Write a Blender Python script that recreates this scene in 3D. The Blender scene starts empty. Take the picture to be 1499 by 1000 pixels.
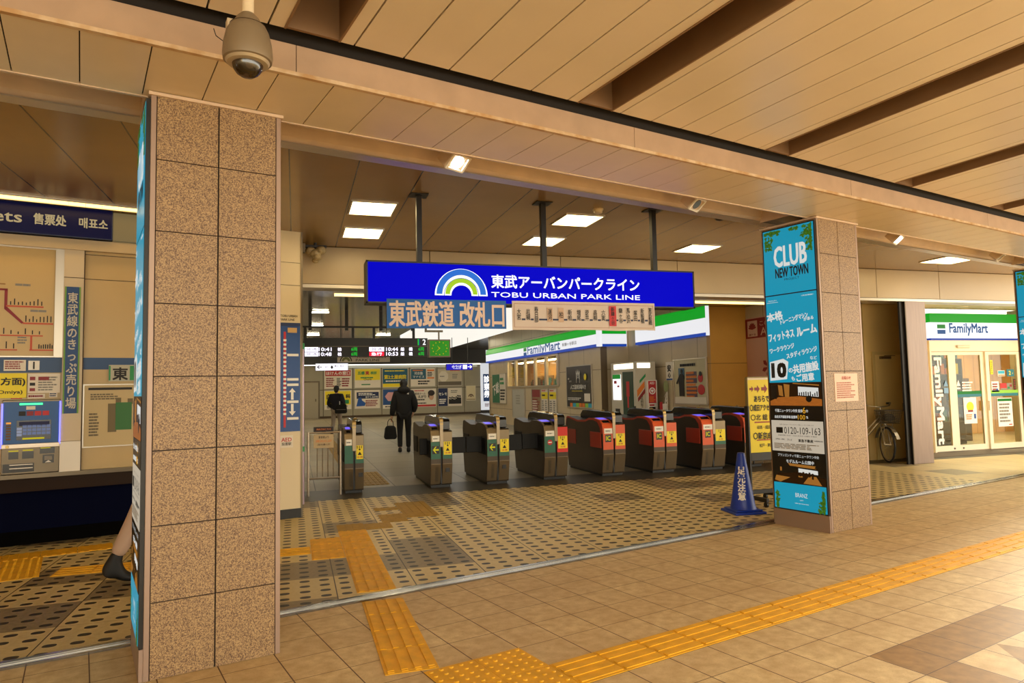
import bpy, bmesh, math, random
from mathutils import Vector, Matrix
random.seed(7)
S = bpy.context.scene
COL = S.collection
R = math.radians
# ---------------------------------------------------------------- camera
YI, YO = R(17.5752), R(32.1038)
A = YO - YI                      # the concourse outside is turned by A against the station hall
H = 1.5
cd = bpy.data.cameras.new('camera'); cam = bpy.data.objects.new('camera', cd); COL.objects.link(cam)
cd.sensor_width = 36.0; cd.lens = 1006.13 / 1499 * 36.0; cd.clip_start = 0.02; cd.clip_end = 500
_p, _r = 0.0670458, -0.0207614
_rt = Vector((1, 0, 0)); _up = Vector((0, -math.sin(_p), math.cos(_p))); _fw = Vector((0, math.cos(_p), math.sin(_p)))
_rt2 = _rt * math.cos(_r) + _up * math.sin(_r); _up2 = -_rt * math.sin(_r) + _up * math.cos(_r)
_Z = Matrix.Rotation(-YI, 3, 'Z')
_a, _b, _c = _Z @ _rt2, _Z @ _up2, -(_Z @ _fw)
cam.matrix_world = Matrix(((_a.x, _b.x, _c.x, 0), (_a.y, _b.y, _c.y, 0), (_a.z, _b.z, _c.z, H), (0, 0, 0, 1)))
S.camera = cam
# ---------------------------------------------------------------- view, world, sun
S.view_settings.view_transform = 'Standard'; S.view_settings.look = 'None'
S.view_settings.gamma = 1.0; S.view_settings.exposure = 0.55
try: S.view_settings.use_curve_mapping = False
except Exception: pass
W = bpy.data.worlds.new('world'); S.world = W; W.use_nodes = True
W.node_tree.nodes['Background'].inputs[0].default_value = (1.0, 0.93, 0.76, 1)
W.node_tree.nodes['Background'].inputs[1].default_value = 2.9
sd = bpy.data.lights.new('sun', 'SUN'); sd.energy = 7.8; sd.angle = R(16); sd.color = (1.0, 0.91, 0.70)
sun = bpy.data.objects.new('sun', sd); COL.objects.link(sun)
# direction the light travels: from the right and from behind the camera (in the concourse frame)
_d = Matrix.Rotation(A, 3, 'Z') @ Vector((-0.94, -0.20, -0.27))
sun.rotation_euler = _d.to_track_quat('-Z', 'Y').to_euler()
S.cycles.max_bounces = 7; S.cycles.diffuse_bounces = 4; S.cycles.glossy_bounces = 3; S.cycles.transparent_max_bounces = 10
S.cycles.sample_clamp_indirect = 4.0; S.cycles.caustics_reflective = False; S.cycles.caustics_refractive = False
try:
    S.cycles.use_denoising = True
except Exception: pass
# ---------------------------------------------------------------- helpers
def out(x, y, z=0.0):            # a point of the concourse frame in world coordinates
    return (x * math.cos(A) - y * math.sin(A), x * math.sin(A) + y * math.cos(A), z)
def lin(c):
    return tuple(((v / 12.92) if v <= 0.04045 else ((v + 0.055) / 1.055) ** 2.4) for v in c)
def hexc(h):
    return lin(tuple(int(h[i:i + 2], 16) / 255 for i in (0, 2, 4)))
MATS = {}
def mat(name, col='808080', rough=0.5, metal=0.0, noise=0.0, nscale=8.0, emit=0.0, spec=0.5, bump=0.0, stretch=None, coat=0.0, col2=None):
    if name in MATS: return MATS[name]
    m = bpy.data.materials.new(name); m.use_nodes = True; nt = m.node_tree; b = nt.nodes['Principled BSDF']
    c = hexc(col) if isinstance(col, str) else col
    b.inputs['Base Color'].default_value = (*c, 1); b.inputs['Roughness'].default_value = rough; b.inputs['Metallic'].default_value = metal
    b.inputs['Specular IOR Level'].default_value = spec; b.inputs['Coat Weight'].default_value = coat
    if noise or bump or col2:
        tc = nt.nodes.new('ShaderNodeTexCoord'); mp = nt.nodes.new('ShaderNodeMapping'); nz = nt.nodes.new('ShaderNodeTexNoise')
        nt.links.new(tc.outputs['Object'], mp.inputs[0]); nt.links.new(mp.outputs[0], nz.inputs[0])
        nz.inputs['Scale'].default_value = nscale; nz.inputs['Detail'].default_value = 4
        if stretch: mp.inputs['Scale'].default_value = stretch
        rp = nt.nodes.new('ShaderNodeValToRGB'); nt.links.new(nz.outputs['Fac'], rp.inputs[0])
        c2 = hexc(col2) if col2 else tuple(max(0, v * (1 - noise)) for v in c)
        rp.color_ramp.elements[0].position = 0.35; rp.color_ramp.elements[1].position = 0.65
        rp.color_ramp.elements[0].color = (*c2, 1); rp.color_ramp.elements[1].color = (*c, 1)
        nt.links.new(rp.outputs[0], b.inputs['Base Color'])
        if bump:
            bp = nt.nodes.new('ShaderNodeBump'); bp.inputs['Strength'].default_value = bump; bp.inputs['Distance'].default_value = 0.004
            nt.links.new(nz.outputs['Fac'], bp.inputs['Height']); nt.links.new(bp.outputs[0], b.inputs['Normal'])
    if emit:
        b.inputs['Base Color'].default_value = (*(v * 0.12 for v in c), 1); b.inputs['Specular IOR Level'].default_value = min(spec, 0.2); b.inputs['Emission Color'].default_value = (*c, 1); b.inputs['Emission Strength'].default_value = emit
    MATS[name] = m; return m
def glass(name, col='ffffff', refl=0.12):
    if name in MATS: return MATS[name]
    m = bpy.data.materials.new(name); m.use_nodes = True; nt = m.node_tree; nt.nodes.clear()
    o = nt.nodes.new('ShaderNodeOutputMaterial'); t = nt.nodes.new('ShaderNodeBsdfTransparent'); g = nt.nodes.new('ShaderNodeBsdfGlossy')
    mx = nt.nodes.new('ShaderNodeMixShader'); fr = nt.nodes.new('ShaderNodeLayerWeight'); fr.inputs[0].default_value = refl
    t.inputs[0].default_value = (*hexc(col), 1); g.inputs['Roughness'].default_value = 0.03
    pw = nt.nodes.new('ShaderNodeMath'); pw.operation = 'POWER'; pw.inputs[1].default_value = 4.0; ml = nt.nodes.new('ShaderNodeMath'); ml.operation = 'MULTIPLY_ADD'; ml.inputs[1].default_value = 0.4; ml.inputs[2].default_value = 0.25 * refl
    fr.inputs[0].default_value = 0.5
    nt.links.new(fr.outputs['Facing'], pw.inputs[0]); nt.links.new(pw.outputs[0], ml.inputs[0]); nt.links.new(ml.outputs[0], mx.inputs[0]); nt.links.new(t.outputs[0], mx.inputs[1]); nt.links.new(g.outputs[0], mx.inputs[2]); nt.links.new(mx.outputs[0], o.inputs[0])
    MATS[name] = m; return m

class MB:
    def __init__(s): s.v = []; s.f = []; s.m = []; s.mi = 0
    def add(s, vs, fs):
        n = len(s.v); s.v += [tuple(v) for v in vs]; s.f += [tuple(i + n for i in f) for f in fs]; s.m += [s.mi] * len(fs); return s
    def box(s, x0, x1, y0, y1, z0, z1):
        return s.add([(x0, y0, z0), (x1, y0, z0), (x1, y1, z0), (x0, y1, z0), (x0, y0, z1), (x1, y0, z1), (x1, y1, z1), (x0, y1, z1)],
                     [(0, 3, 2, 1), (4, 5, 6, 7), (0, 1, 5, 4), (1, 2, 6, 5), (2, 3, 7, 6), (3, 0, 4, 7)])
    def prism(s, poly, a, b, axis='x'):      # poly in the two other axes, extruded along axis
        n = len(poly)
        def P(t, p): return {'x': (t, p[0], p[1]), 'y': (p[0], t, p[1]), 'z': (p[0], p[1], t)}[axis]
        vs = [P(a, p) for p in poly] + [P(b, p) for p in poly]
        fs = [tuple(range(n))[::-1], tuple(range(n, 2 * n))] + [(i, (i + 1) % n, n + (i + 1) % n, n + i) for i in range(n)]
        return s.add(vs, fs)
    def ring(s, pts_r, n=16):                # tube along a path of (point, radius)
        P = [Vector(p) for p, r in pts_r]; base = len(s.v); up = Vector((0, 0, 1)); last = None
        vs = []; fs = []
        for i, (p, r) in enumerate(pts_r):
            t = (P[min(i + 1, len(P) - 1)] - P[max(i - 1, 0)]).normalized()
            a = last if last is not None else (Vector((1, 0, 0)) if abs(t.x) < 0.9 else Vector((0, 1, 0)))
            a = (a - t * a.dot(t)).normalized(); last = a; b = t.cross(a)
            for k in range(n):
                w = 2 * math.pi * k / n; vs.append(P[i] + (a * math.cos(w) + b * math.sin(w)) * r)
        for i in range(len(P) - 1):
            for k in range(n):
                fs.append((i * n + k, i * n + (k + 1) % n, (i + 1) * n + (k + 1) % n, (i + 1) * n + k))
        fs.append(tuple(range(n))[::-1]); fs.append(tuple(range((len(P) - 1) * n, len(P) * n)))
        return s.add(vs, fs)
    def tube(s, pts, r, n=10): return s.ring([(p, r) for p in pts], n)
    def lathe(s, prof, c=(0, 0, 0), n=24):   # prof: (radius, z)
        return s.ring([((c[0], c[1], c[2] + z + i * 1e-6), max(r, 1e-4)) for i, (r, z) in enumerate(prof)], n)
    def ball(s, c, r, sx=1, sy=1, sz=1, n=12):
        vs = []; fs = []
        for i in range(n + 1):
            t = math.pi * i / n
            for k in range(2 * n):
                w = math.pi * k / n
                vs.append((c[0] + sx * r * max(math.sin(t), 1e-3) * math.cos(w), c[1] + sy * r * max(math.sin(t), 1e-3) * math.sin(w), c[2] + sz * r * math.cos(t)))
        for i in range(n):
            for k in range(2 * n):
                fs.append((i * 2 * n + k, (i + 1) * 2 * n + k, (i + 1) * 2 * n + (k + 1) % (2 * n), i * 2 * n + (k + 1) % (2 * n)))
        return s.add(vs, fs)
    def arc(s, cx, cz, r0, r1, a0, a1, y0, y1, n=28):   # flat ring sector facing -y
        vs = []; fs = []
        for i in range(n + 1):
            w = a0 + (a1 - a0) * i / n
            for (r, y) in ((r0, y0), (r1, y0), (r1, y1), (r0, y1)): vs.append((cx + r * math.cos(w), y, cz + r * math.sin(w)))
        for i in range(n):
            q = i * 4
            for k in range(4): fs.append((q + k, q + (k + 1) % 4, q + 4 + (k + 1) % 4, q + 4 + k))
        fs += [(0, 3, 2, 1), (n * 4, n * 4 + 1, n * 4 + 2, n * 4 + 3)]
        return s.add(vs, fs)
    def poly(s, pts, y0, y1): return s.prism(pts, y0, y1, 'y')
def link(name, me, m, parent=None):
    o = bpy.data.objects.new(name, me); COL.objects.link(o)
    if m is not None:
        for q in (m if isinstance(m, (list, tuple)) else [m]): me.materials.append(q)
    if parent is not None: o.parent = parent
    return o
def part(name, mb, m, parent=None, bev=0.0, smooth=False, seg=2):
    me = bpy.data.meshes.new(name); me.from_pydata(mb.v, [], mb.f)
    bm = bmesh.new(); bm.from_mesh(me); bmesh.ops.recalc_face_normals(bm, faces=bm.faces); bm.to_mesh(me); bm.free()
    if isinstance(m, (list, tuple)):
        for i, p in enumerate(me.polygons): p.material_index = mb.m[i]
    if smooth:
        for p in me.polygons: p.use_smooth = True
        try: me.set_sharp_from_angle(angle=R(40))
        except Exception: pass
    o = link(name, me, m, parent)
    if bev:
        d = o.modifiers.new('bevel', 'BEVEL'); d.width = bev; d.segments = seg; d.limit_method = 'ANGLE'; d.angle_limit = R(40)
    return o
def tag(o, label, cat, group=None):
    o['label'] = label; o['category'] = cat
    if group: o['group'] = group
    return o
def thing(name, label, cat, loc, rz=0.0, group=None):
    o = bpy.data.objects.new(name, None); COL.objects.link(o); o.empty_display_size = 0.1
    o.location = loc; o.rotation_euler = (0, 0, rz); return tag(o, label, cat, group)
def put(o, loc, rz=0.0): o.location = loc; o.rotation_euler = (0, 0, rz); return o
def struct(name, mb, m, loc=(0, 0, 0), rz=0.0, parent=None, bev=0.0):
    o = part(name, mb, m, parent, bev)
    if parent is None: put(o, loc, rz); o['kind'] = 'structure'
    return o
def copy_tree(o, parent=None):
    c = o.copy(); COL.objects.link(c)
    if parent is not None: c.parent = parent
    for ch in list(o.children): copy_tree(ch, c)
    return c
_dg = None
def text_mesh(s, size, bold=0.0, spacing=1.0, line=1.0, shear=0.0):
    c = bpy.data.curves.new('t', 'FONT'); c.body = s; c.size = size; c.align_x = 'CENTER'; c.align_y = 'CENTER'
    c.space_character = spacing; c.space_line = line; c.shear = shear; c.resolution_u = 2
    o = bpy.data.objects.new('t', c)
    me = bpy.data.meshes.new_from_object(o)
    v = [tuple(p.co) for p in me.vertices]; f = [tuple(p.vertices) for p in me.polygons]
    bpy.data.objects.remove(o); bpy.data.curves.remove(c); bpy.data.meshes.remove(me)
    return v, f
def letters(parent, m, items, y=-0.002, name='lettering'):
    """items: (text, x, z, height[, options]) centred at x, z; y the plane they lie in (facing -y)."""
    mb = MB()
    for it in items:
        s, x, z, h = it[:4]; o = it[4] if len(it) > 4 else {}
        body = '\n'.join(s) if o.get('v') else s
        v, f = text_mesh(body, h, o.get('b', 0.012), o.get('sp', 1.0), o.get('ln', 1.0), o.get('sh', 0.0))
        if not v: continue
        x0 = min(p[0] for p in v); x1 = max(p[0] for p in v); z0 = min(p[1] for p in v); z1 = max(p[1] for p in v)
        kx = ky = 1.0
        if o.get('w'): kx = o['w'] / max(x1 - x0, 1e-6)
        if o.get('H'): ky = o['H'] / max(z1 - z0, 1e-6)
        rot = o.get('r', 0.0); ca, sa = math.cos(rot), math.sin(rot)
        cx = {'c': (x0 + x1) / 2, 'l': x0, 'r': x1}[o.get('a', 'c')]; cz = (z0 + z1) / 2
        d = o.get('b', 0.012) * h * 0.8
        for ci, (ox, oz) in enumerate(((0, 0),) if d < 0.1 * 0.012 * h else ((-d, -d), (d, -d), (d, d), (-d, d))):     # heavier strokes
            q = []
            for p in v:
                px, pz = (p[0] - cx) * kx + ox, (p[1] - cz) * ky + oz
                q.append((x + px * ca - pz * sa, y - 0.00025 * ci, z + px * sa + pz * ca))
            mb.add(q, f)
    me = bpy.data.meshes.new(name); me.from_pydata(mb.v, [], mb.f)
    bm = bmesh.new(); bm.from_mesh(me)
    for fc in bm.faces:
        fc.normal_update()
        if fc.normal.y > 0: fc.normal_flip()
    bm.to_mesh(me); bm.free()
    return link(name, me, m, parent)
def rects(rs, y, t=0.0012):
    mb = MB()
    for (x0, x1, z0, z1) in rs: mb.box(x0, x1, y - t, y, z0, z1)
    return mb
def scrib(x0, x1, z0, z1, rows, fill=0.9, dash=6, seed=1):     # rows of tiny print seen as broken lines
    rn = random.Random(seed); o = []; h = (z1 - z0) / rows
    for i in range(rows):
        z = z1 - (i + 0.5) * h; x = x0
        end = x0 + (x1 - x0) * rn.uniform(fill * 0.7, fill)
        while x < end:
            w = (x1 - x0) / dash * rn.uniform(0.35, 0.9); e = min(x + w, end)
            if e - x > 1e-4: o.append((x, e, z - h * 0.28, z + h * 0.28))
            x = e + (x1 - x0) * 0.02
    return o
def poster(name, label, cat, loc, rz, w, h, bg, layers=(), texts=(), frame=None, fw=0.03, depth=0.025, group=None, step=0.002):
    """a flat printed board facing local -y, centred on x, its lower edge at z=0"""
    t = thing(name, label, cat, loc, rz, group)
    part('board', MB().box(-w / 2, w / 2, -depth, 0, 0, h), bg, t)
    y = -depth - step
    if frame:
        f = MB(); f.box(-w / 2 - fw, -w / 2, -depth - 0.012, 0, -fw, h + fw).box(w / 2, w / 2 + fw, -depth - 0.012, 0, -fw, h + fw)
        f.box(-w / 2, w / 2, -depth - 0.012, 0, -fw, 0).box(-w / 2, w / 2, -depth - 0.012, 0, h, h + fw)
        part('frame', f, frame, t)
    for nm, m, rs in layers:
        if isinstance(rs, MB): part(nm, rs, m, t)
        else: part(nm, rects(rs, y), m, t)
        y -= step
    for m, items in texts:
        letters(t, m, items, y); y -= step * 0.5
    return t
# ---------------------------------------------------------------- materials
M_col = mat('granite', 'b39468', 0.45, noise=0.45, nscale=170, col2='5a4030')
M_colj = mat('granite_joint', '2c211b', 0.8)
M_trim = mat('bronze_trim', 'a08878', 0.4, 0.35)
M_cream = mat('cream_metal', 'e2cfae', 0.32, 0.0, noise=0.06, nscale=3)
M_fascia = mat('fascia_paint', 'd8bfa4', 0.5, noise=0.12, nscale=5)
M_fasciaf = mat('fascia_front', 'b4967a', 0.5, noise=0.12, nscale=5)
M_dark = mat('dark_gap', '1a120c', 0.9)
M_rust = mat('rust_edge', 'd2b896', 0.7, noise=0.5, nscale=11, col2='b89060')
M_slat = mat('canopy_slat', 'dccbb0', 0.28, noise=0.05, nscale=2, spec=0.45)
M_slatgap = mat('canopy_gap', '2a1c10', 0.9)
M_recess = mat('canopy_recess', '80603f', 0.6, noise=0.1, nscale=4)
M_hdr = mat('header_panel', 'bda987', 0.33, noise=0.05, nscale=2)
M_beige = mat('beige_wall', 'd3bf9c', 0.42, noise=0.06, nscale=1.5)
M_joint = mat('panel_joint', '4c3b28', 0.8)
M_black = mat('black_metal', '17130f', 0.45)
M_blackg = mat('black_gloss', '0c0b0b', 0.18)
M_steel = mat('stainless', 'b9aa98', 0.3, 0.85, noise=0.12, nscale=3, stretch=(1, 1, 14))
M_steeld = mat('stainless_dark', '6e6250', 0.34, 0.75, noise=0.12, nscale=3)
M_alu = mat('aluminium', 'c9bfae', 0.35, 0.7)
M_white = mat('white_paint', 'ece4d4', 0.4)
M_whitep = mat('white_print', 'f4f0e6', 0.5)
M_ink = mat('black_print', '1c1815', 0.6)
M_greyp = mat('grey_print', '8b857a', 0.6)
M_red = mat('red_print', 'c3262a', 0.5)
M_dred = mat('dark_red_print', '8c1c20', 0.5)
M_orange = mat('orange_print', 'e57a1f', 0.5)
M_yel = mat('yellow_print', 'f4dc1e', 0.5)
M_green = mat('green_print', '1f8a4c', 0.5)
M_lgreen = mat('light_green_print', '8cc63f', 0.5)
M_teal = mat('teal_print', '14707f', 0.5)
M_blue = mat('blue_print', '174f9c', 0.5)
M_navy = mat('navy_print', '16264f', 0.5)
M_sky = mat('sky_print', '2aa6c4', 0.5)
M_skin = mat('skin', 'c99c7c', 0.55)
M_band = mat('blue_band', '15406e', 0.4)
M_tact = mat('tactile_yellow', 'f0b41c', 0.6, noise=0.18, nscale=10)
M_tactd = mat('tactile_worn', 'b08a30', 0.65, noise=0.2, nscale=10)
M_panel_light = mat('light_panel', 'ffdf9e', 0.5, emit=9.0)
M_tube_light = mat('tube_light', 'ffcf78', 0.5, emit=2.6)
M_signblue = mat('sign_blue_lit', '0404d4', 0.6, emit=0.55, spec=0.04)
M_signwhite = mat('sign_white_lit', 'ffffff', 0.4, emit=0.9)
M_storewhite = mat('store_white_lit', 'f2f2f6', 0.4, emit=0.62)
M_storegreen = mat('store_green_lit', '12b028', 0.4, emit=0.5)
M_storeblue = mat('store_blue_lit', '1c50c8', 0.4, emit=0.4)
M_logoblue = mat('logo_blue', '1868b4', 0.4, emit=0.3)
M_logogreen = mat('logo_green', '18a838', 0.4, emit=0.3)
M_adblue = mat('ad_blue_lit', '22aed2', 0.3, emit=0.42)
M_adwhite = mat('ad_white_lit', 'f6f8f4', 0.4, emit=0.45)
M_adblack = mat('ad_black_lit', '141110', 0.35)
M_adbrown = mat('ad_brown_lit', '4a2c12', 0.4, emit=0.15)
M_adglow = mat('ad_glow_lit', 'd08c3c', 0.4, emit=0.3)
M_adfloor = mat('ad_floor_lit', 'a8682a', 0.4, emit=0.25, noise=0.25, nscale=25, stretch=(1, 1, 6))
M_adpale = mat('ad_pale_lit', 'e8d8b4', 0.4, emit=0.4)
M_adgreen = mat('ad_leaf_lit', '4e8a24', 0.4, emit=0.15, noise=0.6, nscale=40)
M_adyellow = mat('ad_leaf_yellow', '9aa41e', 0.4, emit=0.15, noise=0.6, nscale=40)
M_glass = glass('clear_glass', 'e8efe8', 0.18)
M_acryl = glass('acrylic', 'f2f0ea', 0.12)

def math_node(nt, op, a, b=None, c=None):
    n = nt.nodes.new('ShaderNodeMath'); n.operation = op
    for i, v in enumerate((a, b, c)):
        if v is None: continue
        if isinstance(v, (int, float)): n.inputs[i].default_value = v
        else: nt.links.new(v, n.inputs[i])
    return n.outputs[0]
def base_nodes(name, rough, spec=0.5):
    m = bpy.data.materials.new(name); m.use_nodes = True; nt = m.node_tree; b = nt.nodes['Principled BSDF']
    b.inputs['Roughness'].default_value = rough; b.inputs['Specular IOR Level'].default_value = spec
    tc = nt.nodes.new('ShaderNodeTexCoord'); sx = nt.nodes.new('ShaderNodeSeparateXYZ'); nt.links.new(tc.outputs['Object'], sx.inputs[0])
    return m, nt, b, tc.outputs['Object'], sx.outputs
def mix(nt, fac, c1, c2):
    n = nt.nodes.new('ShaderNodeMix'); n.data_type = 'RGBA'
    if isinstance(fac, (int, float)): n.inputs[0].default_value = fac
    else: nt.links.new(fac, n.inputs[0])
    for i, c in ((6, c1), (7, c2)):
        if isinstance(c, tuple): n.inputs[i].default_value = (*c, 1)
        else: nt.links.new(c, n.inputs[i])
    return n.outputs[2]
def noise(nt, vec, scale, detail=4):
    n = nt.nodes.new('ShaderNodeTexNoise'); nt.links.new(vec, n.inputs[0]); n.inputs['Scale'].default_value = scale; n.inputs['Detail'].default_value = detail
    return n.outputs['Fac']
def ramp(nt, v, a, b):            # smooth 0..1 between a and b
    n = nt.nodes.new('ShaderNodeMapRange'); nt.links.new(v, n.inputs[0]); n.inputs[1].default_value = a; n.inputs[2].default_value = b
    return n.outputs[0]
def cell(nt, x, y, px, py, ox, oy):
    ux = math_node(nt, 'DIVIDE', math_node(nt, 'SUBTRACT', x, ox), px); uy = math_node(nt, 'DIVIDE', math_node(nt, 'SUBTRACT', y, oy), py)
    fx = math_node(nt, 'FRACT', ux); fy = math_node(nt, 'FRACT', uy); ix = math_node(nt, 'FLOOR', ux); iy = math_node(nt, 'FLOOR', uy)
    cb = nt.nodes.new('ShaderNodeCombineXYZ'); nt.links.new(ix, cb.inputs[0]); nt.links.new(iy, cb.inputs[1])
    wn = nt.nodes.new('ShaderNodeTexWhiteNoise'); wn.noise_dimensions = '2D'; nt.links.new(cb.outputs[0], wn.inputs[0])
    return fx, fy, wn.outputs['Value'], ix, iy
def edge(nt, f, w):                # 1 on the joint of a cell coordinate
    return math_node(nt, 'LESS_THAN', math_node(nt, 'MINIMUM', f, math_node(nt, 'SUBTRACT', 1.0, f)), w)
def between(nt, v, a, b): return math_node(nt, 'MULTIPLY', math_node(nt, 'GREATER_THAN', v, a), math_node(nt, 'LESS_THAN', v, b))

def floor_outside():
    m, nt, b, P, (x, y, z) = base_nodes('concourse_tiles', 0.55, 0.35)
    fx, fy, rnd, ix, iy = cell(nt, x, y, 0.3, 0.3, 0.066, 0.15)
    n1 = noise(nt, P, 14, 6); n2 = noise(nt, P, 2.2, 3)
    c = mix(nt, ramp(nt, n1, 0.35, 0.68), hexc('c6ab7c'), hexc('e2cc9c'))
    c = mix(nt, math_node(nt, 'MULTIPLY', ramp(nt, n2, 0.35, 0.7), 0.5), c, hexc('b8986a'))
    c = mix(nt, math_node(nt, 'MULTIPLY', rnd, 0.22), c, hexc('b0916c'))
    n3 = noise(nt, P, 110, 3)
    c = mix(nt, math_node(nt, 'MULTIPLY', ramp(nt, n3, 0.56, 0.72), 0.45), c, hexc('a58458'))
    # the inlaid pattern of dark tiles
    d1 = math_node(nt, 'MULTIPLY', between(nt, y, 1.95, 2.25), between(nt, x, 3.666, 5.166))
    d2 = math_node(nt, 'MULTIPLY', between(nt, y, -1.0, 1.95), between(nt, x, 3.666, 3.966))
    s = math_node(nt, 'ADD', math_node(nt, 'SUBTRACT', x, 4.41), math_node(nt, 'MULTIPLY', math_node(nt, 'SUBTRACT', 1.95, y), 0.95))
    s2 = math_node(nt, 'SUBTRACT', math_node(nt, 'SUBTRACT', x, 4.41), math_node(nt, 'MULTIPLY', math_node(nt, 'SUBTRACT', 1.95, y), 0.5))
    d3 = math_node(nt, 'MULTIPLY', math_node(nt, 'MULTIPLY', math_node(nt, 'GREATER_THAN', s, 0.0), math_node(nt, 'LESS_THAN', s2, 0.0)), between(nt, y, 0.4, 1.95))
    d = math_node(nt, 'MAXIMUM', d1, math_node(nt, 'MAXIMUM', d2, d3))
    c = mix(nt, d, c, mix(nt, ramp(nt, n1, 0.35, 0.68), hexc('8a6838'), hexc('a27c46')))
    g = math_node(nt, 'MAXIMUM', edge(nt, fx, 0.011), edge(nt, fy, 0.008))
    c = mix(nt, g, c, hexc('5b4029'))
    nt.links.new(c, b.inputs['Base Color'])
    return m
def floor_hall():
    m, nt, b, P, (x, y, z) = base_nodes('hall_tiles', 0.38, 0.5)
    fx, fy, rnd, ix, iy = cell(nt, x, y, 0.595, 0.588, 0.30, 0.01)
    gx, gy, r2, jx, jy = cell(nt, x, y, 0.149, 0.147, 0.0, 0.0)
    n1 = noise(nt, P, 30, 4); n2 = noise(nt, P, 1.3, 3)
    c = mix(nt, ramp(nt, n1, 0.3, 0.7), hexc('d0ba82'), hexc('dcc892'))
    c = mix(nt, math_node(nt, 'MULTIPLY', ramp(nt, n2, 0.3, 0.7), 0.4), c, hexc('bea878'))
    c = mix(nt, math_node(nt, 'GREATER_THAN', rnd, 0.80), c, mix(nt, ramp(nt, n1, 0.3, 0.7), hexc('857558'), hexc('968564')))
    # raised oval studs, worn dark
    u = math_node(nt, 'DIVIDE', math_node(nt, 'SUBTRACT', gx, 0.5), 0.26); v = math_node(nt, 'DIVIDE', math_node(nt, 'SUBTRACT', gy, 0.5), 0.2)
    rr = math_node(nt, 'ADD', math_node(nt, 'POWER', math_node(nt, 'ABSOLUTE', u), 2.6), math_node(nt, 'POWER', math_node(nt, 'ABSOLUTE', v), 2.6))
    ox = math_node(nt, 'ADD', math_node(nt, 'MULTIPLY', x, math.cos(A)), math_node(nt, 'MULTIPLY', y, math.sin(A)))
    near = math_node(nt, 'MULTIPLY', math_node(nt, 'LESS_THAN', y, 9.95), math_node(nt, 'LESS_THAN', ox, 11.2))
    dots = math_node(nt, 'MULTIPLY', math_node(nt, 'LESS_THAN', rr, 1.0), near)
    c = mix(nt, dots, c, hexc('1c1207'))
    g = math_node(nt, 'MAXIMUM', edge(nt, fx, 0.007), math_node(nt, 'MULTIPLY', edge(nt, fy, 0.004), 0.5))
    c = mix(nt, g, c, hexc('382b1c'))
    strip = between(nt, y, 9.95, 10.95)
    c = mix(nt, strip, c, hexc('393327'))
    far = math_node(nt, 'GREATER_THAN', y, 10.95)
    hx, hy, r3, kx, ky = cell(nt, x, y, 1.2, 1.2, 0.30, 0.2)
    cf = mix(nt, math_node(nt, 'MULTIPLY', r3, 0.6), hexc('a2967c'), hexc('7f7562'))
    cf = mix(nt, math_node(nt, 'MAXIMUM', edge(nt, hx, 0.006), edge(nt, hy, 0.008)), cf, hexc('4c4334'))
    c = mix(nt, far, c, cf)
    nt.links.new(c, b.inputs['Base Color'])
    b.inputs['Roughness'].default_value = 0.42; b.inputs['Specular IOR Level'].default_value = 0.35
    return m
def lined(name, c1, jc, px, ox, py=None, oy=0.0, wx=0.004, wy=0.004, rough=0.35, spec=0.5, axis=('x', 'y')):
    m, nt, b, P, xyz = base_nodes(name, rough, spec)
    k = {'x': 0, 'y': 1, 'z': 2}
    a = xyz[k[axis[0]]]; bb = xyz[k[axis[1]]]
    fx, fy, rnd, ix, iy = cell(nt, a, bb, px, py or 1e6, ox, oy)
    n2 = noise(nt, P, 2.0, 3)
    c = mix(nt, ramp(nt, n2, 0.3, 0.7), hexc(c1), tuple(v * 0.92 for v in hexc(c1)))
    g = edge(nt, fx, wx / px)
    if py: g = math_node(nt, 'MAXIMUM', g, edge(nt, fy, wy / py))
    c = mix(nt, g, c, hexc(jc)); nt.links.new(c, b.inputs['Base Color'])
    return m
M_floor_out = floor_outside(); M_floor_in = floor_hall()
M_ceil_in = lined('lobby_ceiling', '987844', '2c2012', 0.575, 0.53, rough=0.22, wx=0.006)
M_ceil_hall = mat('hall_ceiling', '6d655a', 0.16, 0.35, noise=0.35, nscale=1.2)
M_ticketwall = lined('ticket_wall', 'c4a66e', '4c3b28', 1.35, 0.012, 4.0, -1.0, axis=('x', 'z'))
# ---------------------------------------------------------------- the setting: concourse outside (frame turned by A)
ZS = 3.18      # beam soffit
YF, YB = 3.60, 4.28
struct('floor', MB().box(-14, 24, -9, 4.82, -0.2, 0.0), M_floor_out, (0, 0, 0), A)
struct('floor', MB().prism([out(-14, 4.95)[:2], out(24, 4.95)[:2], (25.0, 14.0), (25.0, 44.0), (-9.0, 44.0), (-9.0, 8.0)], -0.2, 0.0, 'z'), M_floor_in)
k = MB().box(-14, 24, 4.82, 4.95, -0.2, 0.012); k.box(-14, 24, 4.862, 4.874, 0.012, 0.017).box(-14, 24, 4.90, 4.912, 0.012, 0.017)
struct('trim_1', k, mat('curb_steel', 'a09c96', 0.2, 1.0, noise=0.25, nscale=2.5), (0, 0, 0), A)
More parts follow.
